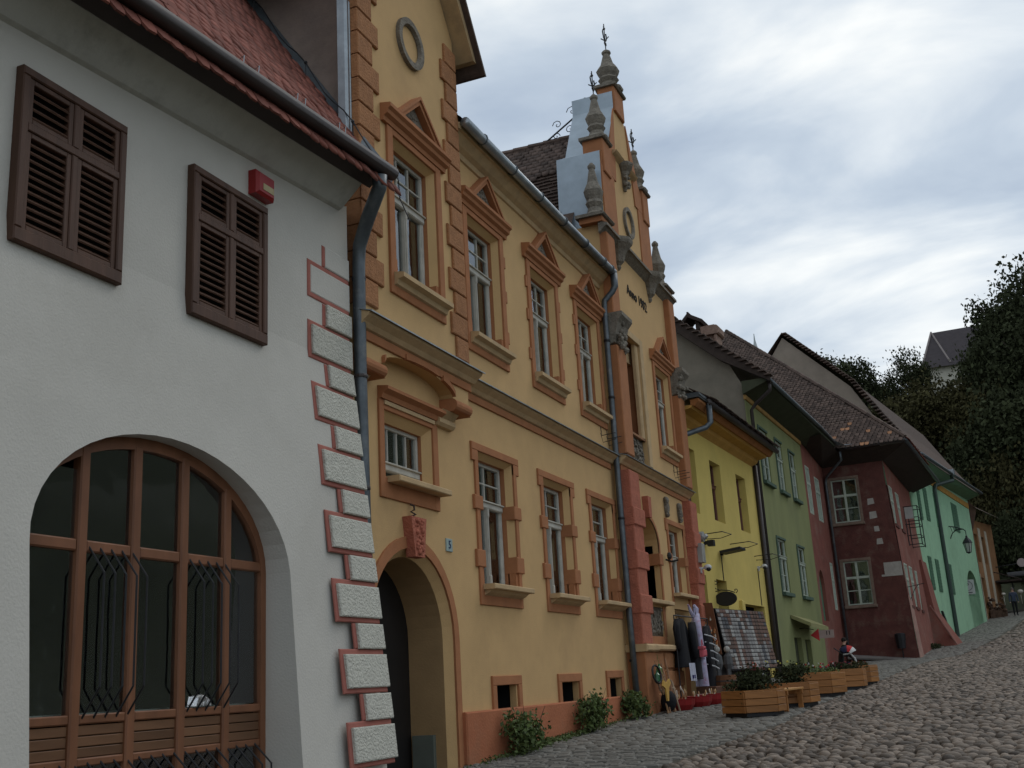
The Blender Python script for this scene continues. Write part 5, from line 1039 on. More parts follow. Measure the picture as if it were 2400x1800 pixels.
def scatter(parent, name, plural, items, base_v, base_f, m, mm, keep=300):
    """items: (dist, matrix 4x4 Matrix). nearest kept as pieces"""
    items.sort(key=lambda t: t[0])
    b = MB(); b.add(base_v, base_f); me = b.mesh(name); smooth(me) if name == 'cobblestone' else None; me.materials.append(M[m])
    for d, mt in items[:keep]:
        o = bpy.data.objects.new(name, me); COL.objects.link(o); o.parent = parent; l, r, s = mt.decompose(); o.location = l; o.rotation_euler = r.to_euler(); o.scale = s
    me = bulk_mesh(plural, base_v, base_f, [np.array(mt) for d, mt in items[keep:]])
    if name == 'cobblestone': smooth(me)
    me.materials.append(M[mm]); o = bpy.data.objects.new(plural, me); COL.objects.link(o); o.parent = parent; o['kind'] = 'stuff'
def visible(p):     # inside the picture (used only to rank stones by size)
    q = cam.matrix_world.inverted() @ Vector(p)
    return q.z < 0 and abs(q.x / q.z) < .47 and abs(q.y / q.z) < .36
SV = [(-.5, -.5, -.5), (.5, -.5, -.5), (.5, .5, -.5), (-.5, .5, -.5), (-.47, -.46, .32), (.47, -.46, .32), (.47, .46, .32), (-.47, .46, .32), (-.38, -.36, .5), (.38, -.36, .5), (.38, .36, .5), (-.38, .36, .5)]
SFc = [(0, 1, 5, 4), (1, 2, 6, 5), (2, 3, 7, 6), (3, 0, 4, 7), (4, 5, 9, 8), (5, 6, 10, 9), (6, 7, 11, 10), (7, 4, 8, 11), (8, 9, 10, 11)]
def slope_rot(x, y):
    sy = (gz(x, y + .3) - gz(x, y - .3)) / .6; sx = (gz(x + .3, y) - gz(x - .3, y)) / .6
    return Euler((math.atan(sy), -math.atan(sx), 0))
items = []; y = 4.0
while y < 82:
    d = .135 if y < 40 else .20; x = wall_x(y) - .1 + R.uniform(0, .15); xe = kerb_x(y)
    while x < xe:
        l = R.uniform(.15, .27) if y < 40 else R.uniform(.22, .36)
        cx, cy = x + l / 2, y + d / 2 + R.uniform(-.012, .012)
        if cx + l / 2 < xe + .05:
            e = slope_rot(cx, cy); e = Euler((e.x + rad(R.uniform(-2.2, 2.2)), e.y + rad(R.uniform(-2.2, 2.2)), rad(R.uniform(-3, 3))))
            mt = Matrix.Translation((cx, cy, gz(cx, cy) + R.uniform(-.012, .008) - .035)) @ e.to_matrix().to_4x4() @ Matrix.Diagonal((l - .012, d - .012, .09, 1))
            dist = (Vector((cx, cy, gz(cx, cy))) - CAMP).length
            items.append((dist + (0 if visible((cx, cy, gz(cx, cy))) else 500), mt))
        x += l
    y += d
scatter(PV, 'paving_stone', 'paving_stones', items, SV, SFc, 'sett', 'setts')
CV = []; ns = 9
for k, (r_, z_) in enumerate(((.5, -.5), (.47, .05), (.34, .36), (.14, .49))):
    for j in range(ns): a = 2 * math.pi * (j + .5 * (k % 2)) / ns; CV.append((r_ * math.cos(a) * (1 + .07 * math.sin(3 * a)), r_ * math.sin(a) * (1 + .06 * math.cos(2 * a + 1)), z_))
CF = [(k * ns + j, k * ns + (j + 1) % ns, (k + 1) * ns + (j + 1) % ns, (k + 1) * ns + j) for k in range(3) for j in range(ns)] + [tuple(range(3 * ns, 4 * ns))]
items = []; y = 5.0; row = 0
while y < 84:
    d = .115 if y < 30 else .16 if y < 50 else .25; row += 1; x = kerb_x(y) + .06 + (row % 2) * .09; xm = 8.4 if y < 40 else 11
    while x < xm:
        l = R.uniform(.09, .20) * (1 if y < 30 else 1.2 if y < 50 else 1.7)
        cx, cy = x + l / 2, y + R.uniform(-.035, .035)
        e = slope_rot(cx, cy); e = Euler((e.x + rad(R.uniform(-9, 9)), e.y + rad(R.uniform(-9, 9)), R.uniform(-.5, .5)))
        h = R.uniform(.04, .085)
        mt = Matrix.Translation((cx, cy, gz(cx, cy) - .005 + R.uniform(-.016, .014))) @ e.to_matrix().to_4x4() @ Matrix.Diagonal((l * 1.0, d * R.uniform(.85, 1.15), h, 1))
        dist = (Vector((cx, cy, gz(cx, cy))) - CAMP).length
        items.append((dist + (0 if visible((cx, cy, gz(cx, cy))) else 500), mt)); x += l * R.uniform(.98, 1.1)
    y += d * .97
scatter(RO, 'cobblestone', 'cobblestones', items, CV, CF, 'cobble', 'cobbles')

# ================================================================ LEAVES
def crown_mesh(name, seed, r, n, clumps, leaf, m, flat=.85, hollow=.35, cr=.34):
    g = np.random.default_rng(seed); C_ = []
    while len(C_) < clumps:
        p = g.normal(size=3); p /= np.linalg.norm(p); p *= (hollow + (1 - hollow) * g.random() ** .5); p[2] = p[2] * flat
        if p[2] > -.62: C_.append(p * (.62 + .38 * g.random()))
    C_ = np.array(C_); per = n // clumps
    P = (C_[:, None, :] + np.clip(g.normal(size=(clumps, per, 3)), -1.9, 1.9) * cr * .55 * (.5 + g.random((clumps, 1, 1)))).reshape(-1, 3)
    P = P * np.array(r)
    k = len(P); A = g.normal(size=(k, 3)); A /= np.linalg.norm(A, axis=1)[:, None]; B = g.normal(size=(k, 3)); B -= A * (A * B).sum(1)[:, None]; B /= np.linalg.norm(B, axis=1)[:, None]
    s = leaf * (.6 + .8 * g.random((k, 1))); V = np.stack([P - A * s, P + B * s * .62, P + A * s, P - B * s * .62], 1).reshape(-1, 3)
    me = bpy.data.meshes.new(name); me.vertices.add(4 * k); me.vertices.foreach_set('co', V.reshape(-1).astype(np.float32)); me.loops.add(4 * k); me.loops.foreach_set('vertex_index', np.arange(4 * k, dtype=np.int32))
    me.polygons.add(k); me.polygons.foreach_set('loop_start', np.arange(0, 4 * k, 4, dtype=np.int32)); me.polygons.foreach_set('loop_total', np.full(k, 4, dtype=np.int32)); me.update(calc_edges=True); me.materials.append(M[m]); return me
CR = {('d', i): crown_mesh('crown', 40 + i, (1, 1, 1), 13000, 60, .044, 'leaf') for i in range(2)}
CR.update({('b', i): crown_mesh('crown', 60 + i, (1, 1, 1), 13000, 70, .042, 'leaf2', hollow=.5) for i in range(2)})
CR[('l', 0)] = crown_mesh('crown', 80, (1, 1, 1), 5000, 44, .042, 'leaf', hollow=.2, cr=.30)
tb = MB(); tb.tube([(0, 0, 0), (.02, .01, .4), (0, .03, .75), (.05, 0, 1.0)], [.05, .038, .026, .01], 7)
for k in range(6):
    a = k * 1.05; tb.tube([(0, .01, .45 + .06 * k), (.14 * math.cos(a), .14 * math.sin(a), .62 + .06 * k), (.26 * math.cos(a), .26 * math.sin(a), .74 + .06 * k)], [.022, .014, .006], 5)
TRM = tb.mesh('trunk'); TRM.materials.append(M['bark'])
def tree(kind, x, y, top, rx, rz_, label, group='trees on the wooded hill'):
    zb = float(hill_z(x, y)) - .3; t = Thing('tree', label, 'tree', (0, 0, 0), (x, y, R.uniform(0, 6.28)), group); t.e.location.z = zb
    k = [q for q in CR if q[0] == kind]; me = CR[R.choice(k)]
    cz = top - rz_ * .92 - zb; t.piece('crown', me, (0, 0, cz), (0, 0, R.uniform(0, 6.28)), sc=(rx, rx * R.uniform(.9, 1.1), rz_)); h = max(cz + rz_ * .4, 2); t.piece('trunk', TRM, (0, 0, 0), (0, 0, 0), sc=(h * .8, h * .8, h))
tree('d', -3.6, 112, 30.6, 2.9, 3.6, 'dark round tree topping the hill, farthest left against the sky'); tree('l', -1.2, 114, 29.5, 2.6, 3.2, 'thin airy tree showing sky just right of the dark round hilltop tree')
tree('l', 3.3, 113, 30.3, 2.4, 3.4, 'airy bright-edged tree left of the steep hilltop roof'); tree('l', 1.0, 113, 28.2, 1.9, 2.6, 'small thin tree in the gap between two hilltop trees')
tree('d', 12.0, 106, 32.6, 3.2, 4.4, 'tall dark tree rising above the right end of the hilltop roof'); tree('d', 16.2, 108, 35.5, 4.2, 6, 'tallest dark tree at the right edge of the picture'); tree('d', 10.2, 104, 28.4, 3.0, 5, 'dark leafy tree covering the right end of the hilltop roof'); tree('d', 13.5, 102, 28.5, 4, 5, 'broad dark tree below the tallest tree on the right')
tree('b', 4.6, 104, 24.3, 4.2, 4.4, 'broad brownish green tree in the middle of the wooded slope'); tree('b', .6, 106, 23.6, 3.4, 4, 'brownish green tree low on the slope behind the beige gable'); tree('b', 8.3, 102, 22.8, 3.4, 4.4, 'brown tinged tree right of the broad middle tree')
WL = 'dense dark tree of the wood on the slope above the street'
for (x, y, top, rx, rz_, k) in ((-3, 106, 24.5, 3.4, 4, 'd'), (-6.5, 108, 26, 3, 4, 'd'), (12, 97, 22, 4, 5, 'd'), (16, 98, 24, 4.5, 6, 'd'), (7, 97, 17.5, 3.6, 4.5, 'd'), (9.6, 94, 15.2, 3.2, 4.5, 'b'), (3.5, 98, 17.5, 4, 4.5, 'd'), (12.8, 92, 15, 3.6, 5, 'd'), (16.5, 92, 17, 4, 6, 'd'), (11, 89.5, 10.5, 2.6, 4, 'd'), (14.3, 88, 10.5, 3, 4.5, 'd'), (18, 87, 12, 3.5, 5, 'd'), (21, 98, 24, 5, 6, 'd'), (23, 108, 32, 5, 6, 'd'), (9, 90.5, 10.5, 2.4, 3.6, 'd'), (20, 80, 12, 3.5, 5, 'd'), (24, 88, 17, 4.5, 6, 'd'), (0, 99, 17, 4, 4.5, 'd')):
    tree(k, x, y, top, rx, rz_, WL if k == 'd' else 'brownish tree of the wood just above the far end of the street')
# hilltop building and the thin spire
t = Thing('hilltop_church', 'pale building with a steep dark hipped roof among trees on the hilltop', 'church', (8, 152, 30))
q = MB(); q.box(4.4, 22, 150.5, 160, 26, 37.2); t.part('wall', q, mat('pale_church_wall', (.45, .43, .36), var=.1))
q = MB(); q.add([(3.6, 149.6, 36.9), (22, 149.6, 36.6), (22, 161, 36.6), (3.6, 161, 36.9), (5.4, 155, 43.0), (22, 155, 43.2)], [(0, 1, 5, 4), (3, 2, 5, 4), (0, 4, 3)]); rf_ = t.part('roof', q, mat('dark_church_tiles', (.05, .042, .045), var=.2, scale=2))
q = MB(); q.tube([(5.4, 155, 43.1), (3.6, 149.6, 37.0)], .14, 5); q.tube([(5.4, 155, 43.05), (7.2, 149.9, 37.3)], .12, 5); t.part('ridge_line', q, mat('pale_ridge', (.22, .19, .18)), parent=rf_)
t = Thing('church_spire', 'thin pale pointed spire far behind the tiled roofs', 'spire', (-17.5, 150, 30))
q = MB(); q.lathe([(1.0, 38), (.9, 40.4), (.55, 42.2), (.12, 44.6), (.04, 45.6)], -17.5, 150, 8); t.part('spire_cone', q, mat('pale_copper_spire', (.40, .44, .44), var=.1)); q = MB(); q.box(-18.8, -16.2, 148.8, 151.2, 5, 38.2); t.part('tower', q, 'beige_wall')
# ================================================================ BUSHES AND WEEDS BY THE OCHRE HOUSE
def bush(x, y, rx, ry, rz_, lab, seed, n=1500):
    me = crown_mesh('leaves', seed, (rx, ry, rz_), n, 26, .032, 'leaf3', hollow=.1, cr=.42); z = gz(x, y)
    t = Thing('bush', lab, 'bush', (0, 0, 0), (x, y, 0), 'bushes along the ochre wall'); t.e.location.z = z; t.piece('leaves', me, (0, 0, rz_ * .8))
    q = MB()
    for k in range(9):
        a = R.uniform(0, 6.28); q.tube([(0, 0, 0), (rx * .4 * math.cos(a), ry * .4 * math.sin(a), rz_ * .7), (rx * .9 * math.cos(a), ry * .9 * math.sin(a), rz_ * R.uniform(1.2, 1.9))], [.008, .005, .002], 4)
    t.part('stems', q, 'bark')
bush(.32, 14.75, .28, .52, .34, 'sprawling green bush under the cellar vent nearest the arched gate', 3); bush(.30, 17.65, .27, .48, .36, 'rounded green bush under the middle cellar vent', 4); bush(.32, 20.1, .30, .45, .33, 'dark green bush beside the downpipe and the souvenirs', 5)
g_ = np.random.default_rng(5); me = crown_mesh('weeds', 9, (.16, 4.2, .07), 2600, 120, .018, 'leaf3', hollow=.0, cr=.25)
o = solo('weeds', me, 'leaf3', None, None, kind='stuff'); o.location = (.22, 16.3, -.82); o.rotation_euler = (rad(2.2), 0, 0)
me = crown_mesh('weeds', 10, (.35, 2.0, .16), 2200, 60, .03, 'leaf', hollow=.0, cr=.3); o = solo('weeds', me, 'leaf', None, None, kind='stuff'); o.location = (4.05, 54.5, gz(4, 54.5) + .08)
# ================================================================ PLANTERS
HB = {}
def planter(cx, cy, r, h, rot, lab, bushes, n=6):
    z = gz(cx, cy); t = Thing('wooden_planter', lab, 'planter', (0, 0, 0), (cx, cy, rot), 'wooden planters along the pavement edge'); t.e.location.z = z
    key = (r, h)
    if key not in HB:
        s = 2 * r * math.sin(math.pi / n); q = MB(); q.box(-.015, .022, -s / 2, s / 2, -h / 6 + .004, h / 6 - .004, .006); HB[key] = q.mesh('board'); HB[key].materials.append(M['planter'])
    ap = r * math.cos(math.pi / n)
    for k in range(n):
        a = 2 * math.pi * (k + .5) / n
        for j in range(3): t.piece('board', HB[key], (ap * math.cos(a), ap * math.sin(a), .06 + h * (j + .5) / 3), (0, 0, a))
    q = MB(); q.lathe([(r * .94, 0), (r * .94, .07)], 0, 0, n); t.part('base', q, 'black_iron')
    q = MB()
    for k in range(n):
        a0, a1 = 2 * math.pi * k / n, 2 * math.pi * (k + 1) / n; zz = h + .06
        q.add([(f * r * math.cos(a), f * r * math.sin(a), zz + dz) for dz in (0, .025) for (f, a) in ((1.03, a0), (1.03, a1), (.88, a1), (.88, a0))], [(4, 5, 6, 7), (0, 1, 5, 4), (3, 2, 6, 7), (0, 1, 2, 3)])
    t.part('rim', q, 'planter'); q = MB(); q.lathe([(r * .9, h - .04), (r * .9, h)], 0, 0, n); t.part('soil', q, 'soil')
    return t, z
def flowers(t, r, h, seed, m, hz, cols, n=1300):
    me = crown_mesh('leaves', seed, (r * .95, r * .95, hz), n, 24, .028, m, hollow=.1, cr=.4); t.piece('leaves', me, (0, 0, h + hz * .6))
    for i, (c, k) in enumerate(cols):
        q = MB()
        for _ in range(k):
            a, rr = R.uniform(0, 6.28), r * math.sqrt(R.random()) * .9; q.ball((rr * math.cos(a), rr * math.sin(a), h + hz * R.uniform(.9, 1.6)), R.uniform(.012, .026), 5, 3)
        t.part('blossoms', q, mat('blossom_%d' % int(1000 * sum(c)), c, var=.1))
t, z = planter(2.53, 19.68, .54, .34, .45, 'hexagonal wooden planter nearest the camera with a dark round shrub', 0); flowers(t, .46, .36, 21, 'leaf', .30, [((.5, .5, .5), 4)], 1900)
t, z = planter(2.82, 21.62, .54, .34, .35, 'wooden planter at the far end of the slatted bench with a dark shrub', 0); flowers(t, .42, .36, 22, 'leaf', .30, [((.5, .45, .1), 8)], 1700)
t, z = planter(2.93, 24.35, .60, .40, .15, 'tall hexagonal wooden planter with red and white flowers in mid row', 0); flowers(t, .55, .4, 23, 'leaf3', .17, [((.45, .03, .03), 12), ((.55, .5, .45), 10)], 1100)
t, z = planter(3.22, 26.45, .56, .36, .5, 'wooden planter with dark red flowers, fourth in the row from the camera', 0); flowers(t, .5, .36, 24, 'leaf', .16, [((.22, .03, .04), 26)], 1100)
t, z = planter(3.42, 28.0, .44, .36, .2, 'smallest and farthest wooden planter with brownish plants', 0); flowers(t, .36, .36, 25, 'leaf2', .13, [((.2, .08, .05), 6)], 700)
t = Thing('slatted_bench', 'slatted wooden bench seat spanning the two nearest planters', 'bench', (0, 0, 0), (2.78, 20.65, -.12)); t.e.location.z = gz(2.8, 20.6)
q = MB(); q.box(-.035, .035, -.62, .62, -.02, .02, .006); sm_ = q.mesh('slat'); sm_.materials.append(M['bench'])
for k in range(6): t.piece('slat', sm_, (-.28 + .11 * k, 0, .36))
q = MB(); q.box(-.32, .32, -.5, -.44, .27, .338); q.box(-.32, .32, .44, .5, .27, .338); t.part('batten', q, 'planter')
for y in (-.47, .47): q = MB(); q.box(-.3, -.22, y - .03, y + .03, 0, .27); q.box(.22, .3, y - .03, y + .03, 0, .27); t.part('leg', q, 'planter')
# ================================================================ SOUVENIR STALL
def gx(x, y): return gz(x, y)
blk = cloth('black_cloth', (.012, .012, .014), var=.3, scale=30); lil = cloth('lilac_white_cloth', (.40, .38, .50), scale=10, stain=.9, stain_col=(.35, .06, .10), stain_scale=7)
def garment(x, y, zt, zb, hw, m, name, lab, cat, rot=0, sleeves=True, flare=1.25, sub=None):
    t = Thing(name, lab, cat, (0, 0, 0), (x, y, rot), None); z0 = gx(x, y); t.e.location.z = zb
    H_ = zt - zb; q = MB(); n = 14; rows = [(0, flare), (.25, 1.12), (.5, .98), (.72, .92), (.88, .95), (.95, .75), (1, .28)]
    vs = []
    for f, w_ in rows:
        for k in range(n):
            a = 2 * math.pi * k / n; rr = 1 + .10 * math.sin(a * 5 + f * 2) * (1 - f); vs.append((.12 * (1.2 - .5 * f) * math.cos(a) * rr, hw * w_ * math.sin(a) * rr, H_ * f))
    q.add(vs, [(i * n + k, i * n + (k + 1) % n, (i + 1) * n + (k + 1) % n, (i + 1) * n + k) for i in range(len(rows) - 1) for k in range(n)] + [tuple(range((len(rows) - 1) * n, len(rows) * n))])
    t.part('body', q, m, sm=True)
    if sleeves:
        for s_ in (-1, 1):
            q = MB(); q.tube([(0, s_ * hw * .75, H_ * .93), (.01, s_ * hw * 1.12, H_ * .80), (.03, s_ * hw * 1.22, H_ * .55), (.04, s_ * hw * 1.2, H_ * .36)], [.07, .075, .07, .06], 8); t.part('sleeve', q, m, sm=True)
    q = MB(); q.tube([(0, -hw * .7, H_ * .985), (0, 0, H_ * 1.03), (0, hw * .7, H_ * .985)], .008, 4); q.tube([(0, 0, H_ * 1.03), (0, 0, H_ * 1.08), (-.04, 0, H_ * 1.1)], .006, 4); t.part('hanger', q, 'black_iron')
    return t
garment(.42, 23.35, 1.16, .16, .30, blk, 'black_coat', 'long black embroidered coat hanging nearest the arched niche', 'coat')
garment(.52, 24.0, 1.10, -.1, .30, blk, 'black_dress', 'long black dress hanging between the coat and the lilac robe', 'dress', rot=.2)
t = garment(.50, 24.55, 1.30, -.25, .22, lil, 'patterned_robe', 'lilac and white robe with red pattern hanging high on the stall', 'robe', rot=.25, flare=.8)
garment(.55, 25.2, 1.05, -.35, .32, blk, 'black_cloak', 'black cloak hanging between the lilac robe and the wooden board', 'cloak', rot=.1)
q = MB()
for k in range(5): q.tube([(.6, 24.75, .85 - .16 * k), (.72, 24.95, .80 - .16 * k), (.78, 25.1, .74 - .16 * k)], .014, 5)
solo('white_tassels', q, cloth('white_thread', (.5, .5, .5)), 'white tassels fanned out beside the lilac robe', 'tassels', (.6, 24.75, .5))
q = MB(); q.tube([(.46, 24.55, 1.2), (.42, 24.42, 1.36), (.40, 24.34, 1.50)], [.05, .04, .02], 7); q.tube([(.5, 24.55, 1.25), (.5, 24.6, 1.4), (.46, 24.62, 1.5)], [.06, .07, .03], 7); solo('knitted_scarf', q, lil, 'pale knitted scarf hung above the lilac robe', 'scarf', (.46, 24.5, 1.2))
q = MB(); m_ = 10; pts = [(.62 + .02 * math.sin(k * 1.7), 23.05 + .52 * k / m_) for k in range(m_ + 1)]
q.add([(a, b_, .24) for a, b_ in pts] + [(a + .01, b_ + .02, -.12 + .015 * math.sin(k * 2.2)) for k, (a, b_) in enumerate(pts)], [(k, k + 1, m_ + 2 + k, m_ + 1 + k) for k in range(m_)])
ap_ = solo('white_apron', q, cloth('white_linen', (.46, .47, .54)), 'white apron with blue square motifs hanging below the black coat', 'apron', (.62, 23.3, .0))
q = MB()
for yy in (23.22, 23.34): q.box(.63, .648, yy, yy + .06, -.07, .0)
o = bpy.data.objects.new('motif', q.mesh('motif')); COL.objects.link(o); o.data.materials.append(mat('navy_stitch', (.03, .03, .12))); o.parent = ap_; o.location = -ap_.location
t = Thing('red_bag', 'small red and pink embroidered bag hanging in front of the black dress', 'bag', (.72, 23.95, .42)); q = MB(); q.box(.68, .78, 23.80, 24.10, .36, .52, .03); q.box(.66, .79, 23.78, 24.0, .52, .58, .02); t.part('pouch', q, cloth('red_bag_cloth', (.5, .10, .12))); q = MB(); q.tube([(.72, 23.9, .56), (.70, 24.0, .72), (.72, 24.08, .56)], .01, 4); t.part('strap', q, cloth('red_bag_cloth', (.5, .10, .12)))
# stand that carries the clothes
q = MB(); q.tube([(.42, 22.95, 1.22), (.5, 25.6, 1.22)], .015, 5); q.tube([(.42, 22.95, 1.22), (.42, 22.95, gx(.4, 23))], .015, 5); q.tube([(.5, 25.6, 1.22), (.5, 25.6, gx(.5, 25.6))], .015, 5); solo('clothes_rail', q, 'black_iron', 'thin iron rail the dark clothes of the stall hang from', 'clothes rail', (.45, 24.3, -.6))
# board hung with trinkets
t = Thing('trinket_board', 'brown wooden display board covered with small hanging trinkets', 'display board', (.35, 26.2, .5)); q = MB(); q.box(.30, .34, 25.95, 26.05, .45, 1.62); q.add([(.08, 26.0, 1.62), (.56, 26.0, 1.60), (.66, 26.05, .42), (.22, 26.05, .45), (.08, 26.04, 1.62), (.56, 26.04, 1.60), (.66, 26.09, .42), (.22, 26.09, .45)], [(0, 1, 2, 3), (4, 5, 6, 7), (0, 1, 5, 4), (1, 2, 6, 5), (2, 3, 7, 6)]); tbp = t.part('panel', q, mat('brown_panel', (.16, .065, .03), var=.25, scale=5))
tm = {}
for i, c in enumerate(((.45, .18, .06), (.12, .11, .10), (.5, .45, .35), (.35, .06, .03))):
    q = MB(); q.tube([(0, 0, .03), (0, -.005, -.01)], .003, 3); q.ball((0, -.012, -.03), .022, 5, 3, (1, .6, 1.3)); tm[i] = q.mesh('trinket'); tm[i].materials.append(mat('trinket_%d' % i, c, rough=.5))
for k in range(90):
    f = 1 - abs(R.gauss(0, .42)); f = min(max(f, 0), 1); zz = .5 + (1 - f) * .75 + .0; xx = .26 + R.random() * .36 - .1 * (zz - .5); t.piece('trinket', tm[R.choice((0, 0, 1, 2, 3))], (xx, 25.99, zz), (0, 0, 0), parent=tbp, sc=(1.2, 1.2, R.uniform(1, 1.8)))
# rack of cards in front of the yellow wall
t = Thing('card_rack', 'tall grey rack filled with rows of cards and magnets before the yellow wall', 'rack', (0, 0, 0), (.30, 27.4, -.20)); t.e.location.z = gx(.4, 28)
q = MB(); q.add([(.0, 0, 2.0), (.0, 3.1, 1.98), (.25, 3.1, .5), (.25, 0, .5), (-.08, 0, 2.0), (-.08, 3.1, 1.98), (-.02, 3.1, 0), (-.02, 0, 0)], [(0, 1, 2, 3), (4, 5, 6, 7), (0, 1, 5, 4)]); rk = t.part('backing', q, mat('dark_rack', (.05, .045, .045), var=.2))
cm = []
for i, c in enumerate(((.24, .23, .22), (.16, .13, .12), (.32, .31, .29), (.15, .09, .07), (.09, .09, .095), (.11, .075, .06))):
    q = MB(); q.box(0, .014, -.075, .075, -.04, .04, .004); me = q.mesh('card'); me.materials.append(mat('card_%d' % i, c, var=.4, scale=25)); cm.append(me)
for c_ in range(16):
    k0 = R.randrange(6)
    for r_ in range(15):
        if R.random() < .3: k0 = R.randrange(6)
        f = (r_ + .5) / 15; t.piece('card', cm[3 if (c_ > 12 and R.random() < .6) else k0], (.012 + .25 * (1 - f), .10 + .19 * c_, .52 + 1.46 * f), (0, rad(-9.6), rad(R.uniform(-3, 3))), parent=rk, sc=(1, 1.15, 1))
t = Thing('postcard_stand', 'narrow grey postcard stand in the yellow shop doorway', 'stand', (.42, 31.2, -.25)); q = MB(); q.box(.28, .33, 31.1, 31.3, -.3, 1.45); q.tube([(.3, 31.2, -.3), (.42, 31.2, -.22)], .02, 4); t.part('post', q, 'zinc_dark')
for k in range(12):
    z = .25 + .1 * k; q = MB(); q.box(.33, .50, 31.06, 31.09, z, z + .07, .0); q.box(.36, .53, 31.12, 31.14, z + .02, z + .09); t.part('card', q, mat('card_%d' % R.choice((0, 2, 4)), (.2, .2, .2)))
# table with trays
t = Thing('souvenir_table', 'low dark red covered table crowded with small souvenirs', 'table', (.75, 29.4, -.4)); q = MB(); q.box(.15, .98, 28.6, 30.4, .02, .09, .01); t.part('table_top', q, mat('dark_red_tablecloth', (.10, .025, .022))); 
for (x, y) in ((.2, 28.7), (.92, 28.7), (.2, 30.3), (.92, 30.3)): q = MB(); q.box(x - .03, x + .03, y - .03, y + .03, gx(x, y), .02); t.part('leg', q, 'darkwood')
q = MB(); q.box(.3, .9, 28.8, 30.2, -.32, -.05); t.part('dark_box', q, 'dark')
toy = [mat('toy_%d' % i, c, rough=.45, var=.15) for i, c in enumerate(((.45, .12, .08), (.5, .38, .25), (.30, .18, .10), (.55, .53, .48), (.35, .07, .06)))]
for k in range(34):
    x, y = R.uniform(.22, .92), R.uniform(28.68, 30.3); q = MB(); h = R.uniform(.05, .14)
    if k % 3: q.lathe([(.03, 0), (.045, h * .4), (.02, h * .7), (.03, h * .85), (.008, h)], 0, 0, 7)
    else: q.box(-.05, .05, -.03, .03, 0, h * .6, .01); q.ball((0, 0, h * .7), .03, 6, 4)
    o = solo('souvenir_figure', q, toy[k % 5], 'small painted souvenir figure on the crowded red table', 'souvenir', None, 'souvenirs on the table'); o.location = (x, y, .09); o.rotation_euler = (0, 0, R.uniform(0, 6))
# red bowls of wooden ware on the pavement
tray_l = ['red round bowl of wooden spoons nearest the toy swords', 'middle red bowl on the pavement with white carved pieces', 'farthest red bowl on the pavement with small carvings']
for i, (x, y, r_) in enumerate(((.62, 21.95, .33), (.78, 22.75, .33), (.92, 23.4, .30))):
    z = gx(x, y); q = MB(); q.lathe([(r_ * .75, z), (r_ * .95, z + .10), (r_, z + .20), (r_ * 1.03, z + .21), (r_ * .93, z + .19), (r_ * .7, z + .06)], x, y, 14); solo('red_bowl', q, mat('red_enamel_bowl', (.26, .02, .02), rough=.4, var=.2), tray_l[i], 'bowl', (x, y, z), 'red bowls of wooden ware')
    for k in range(9):
        a, rr = R.uniform(0, 6.28), r_ * .6 * math.sqrt(R.random()); x1, y1 = x + rr * math.cos(a), y + rr * math.sin(a); l = R.uniform(.14, .36) if i == 0 else R.uniform(.08, .2); q = MB(); tx, ty = R.uniform(-.3, .3), R.uniform(-.5, .5)
        q.tube([(0, 0, 0), (tx * l * .6, ty * l * .6, l * .8), (tx * l, ty * l, l)], [.012, .010, .016], 5); q.ball((tx * l, ty * l, l), .034, 6, 4, (.5, 1, 1.4))
        o = solo('wooden_spoon', q, mat('spoon_%d' % (k % 3), ((.5, .33, .16), (.55, .5, .42), (.36, .2, .1))[k % 3], rough=.6), 'carved wooden spoon sticking up from a red bowl', 'spoon', None, 'spoons in the red bowls'); o.location = (x1, y1, z + .1)
for k in range(12):
    y = 21.05 + .075 * k; x = .42 + R.uniform(-.06, .15); z = gx(x, y); q = MB(); l = R.uniform(.55, 1.0); tx, ty = R.uniform(-.28, -.1), R.uniform(-.35, .35)
    q.tube([(0, 0, 0), (tx * l, ty * l, l)], .018, 5); q.tube([(tx * l * .75 - .0, ty * l * .75 - .08, l * .75), (tx * l * .75, ty * l * .75 + .08, l * .75)], .014, 4)
    o = solo('toy_sword', q, mat('sword_%d' % (k % 3), ((.34, .2, .1), (.28, .15, .08), (.42, .3, .2))[k % 3], rough=.6), 'wooden toy sword leaning in the bundle by the downpipe', 'toy sword', None, 'wooden toy swords'); o.location = (x + .15, y, z)
q = MB(); q.prism([(0, -.28, .10), (0, -.20, .20), (0, 0, .14), (0, .2, .22), (0, .28, .14), (0, .12, .05), (0, .05, -.18), (0, -.05, -.18), (0, -.1, .04)], (.03, 0, 0)); o = solo('yellow_wooden_toy', q, mat('yellow_toy', (.5, .30, .07)), 'yellow winged wooden toy propped at the front of the sword bundle', 'toy'); o.location = (.66, 20.95, gx(.7, 21) + .42)
q = MB(); q.ball((0, 0, 0), .22, 9, 6, (.7, 1, .9)); o = solo('dark_leather_bag', q, blk, 'dark rounded bag lying against the toy swords', 'bag', sm=True); o.location = (.6, 21.3, gx(.6, 21.3) + .22)
for (y, z, c, l) in ((21.25, .42, (.03, .18, .05), 'green glass bottle trinket hanging by the downpipe'), (21.05, .30, (.03, .12, .05), 'small green lantern hanging below the carved ledge')):
    q = MB(); q.lathe([(.03, -.12), (.055, -.08), (.055, .04), (.02, .08), (.02, .12)], 0, 0, 8); q.tube([(0, 0, .12), (-.02, 0, .3)], .004, 3); o = solo('green_lantern', q, mat('green_glass_%d' % int(y * 100), c, rough=.2, spec=.6), l, 'trinket'); o.location = (.48, y, z - .3)
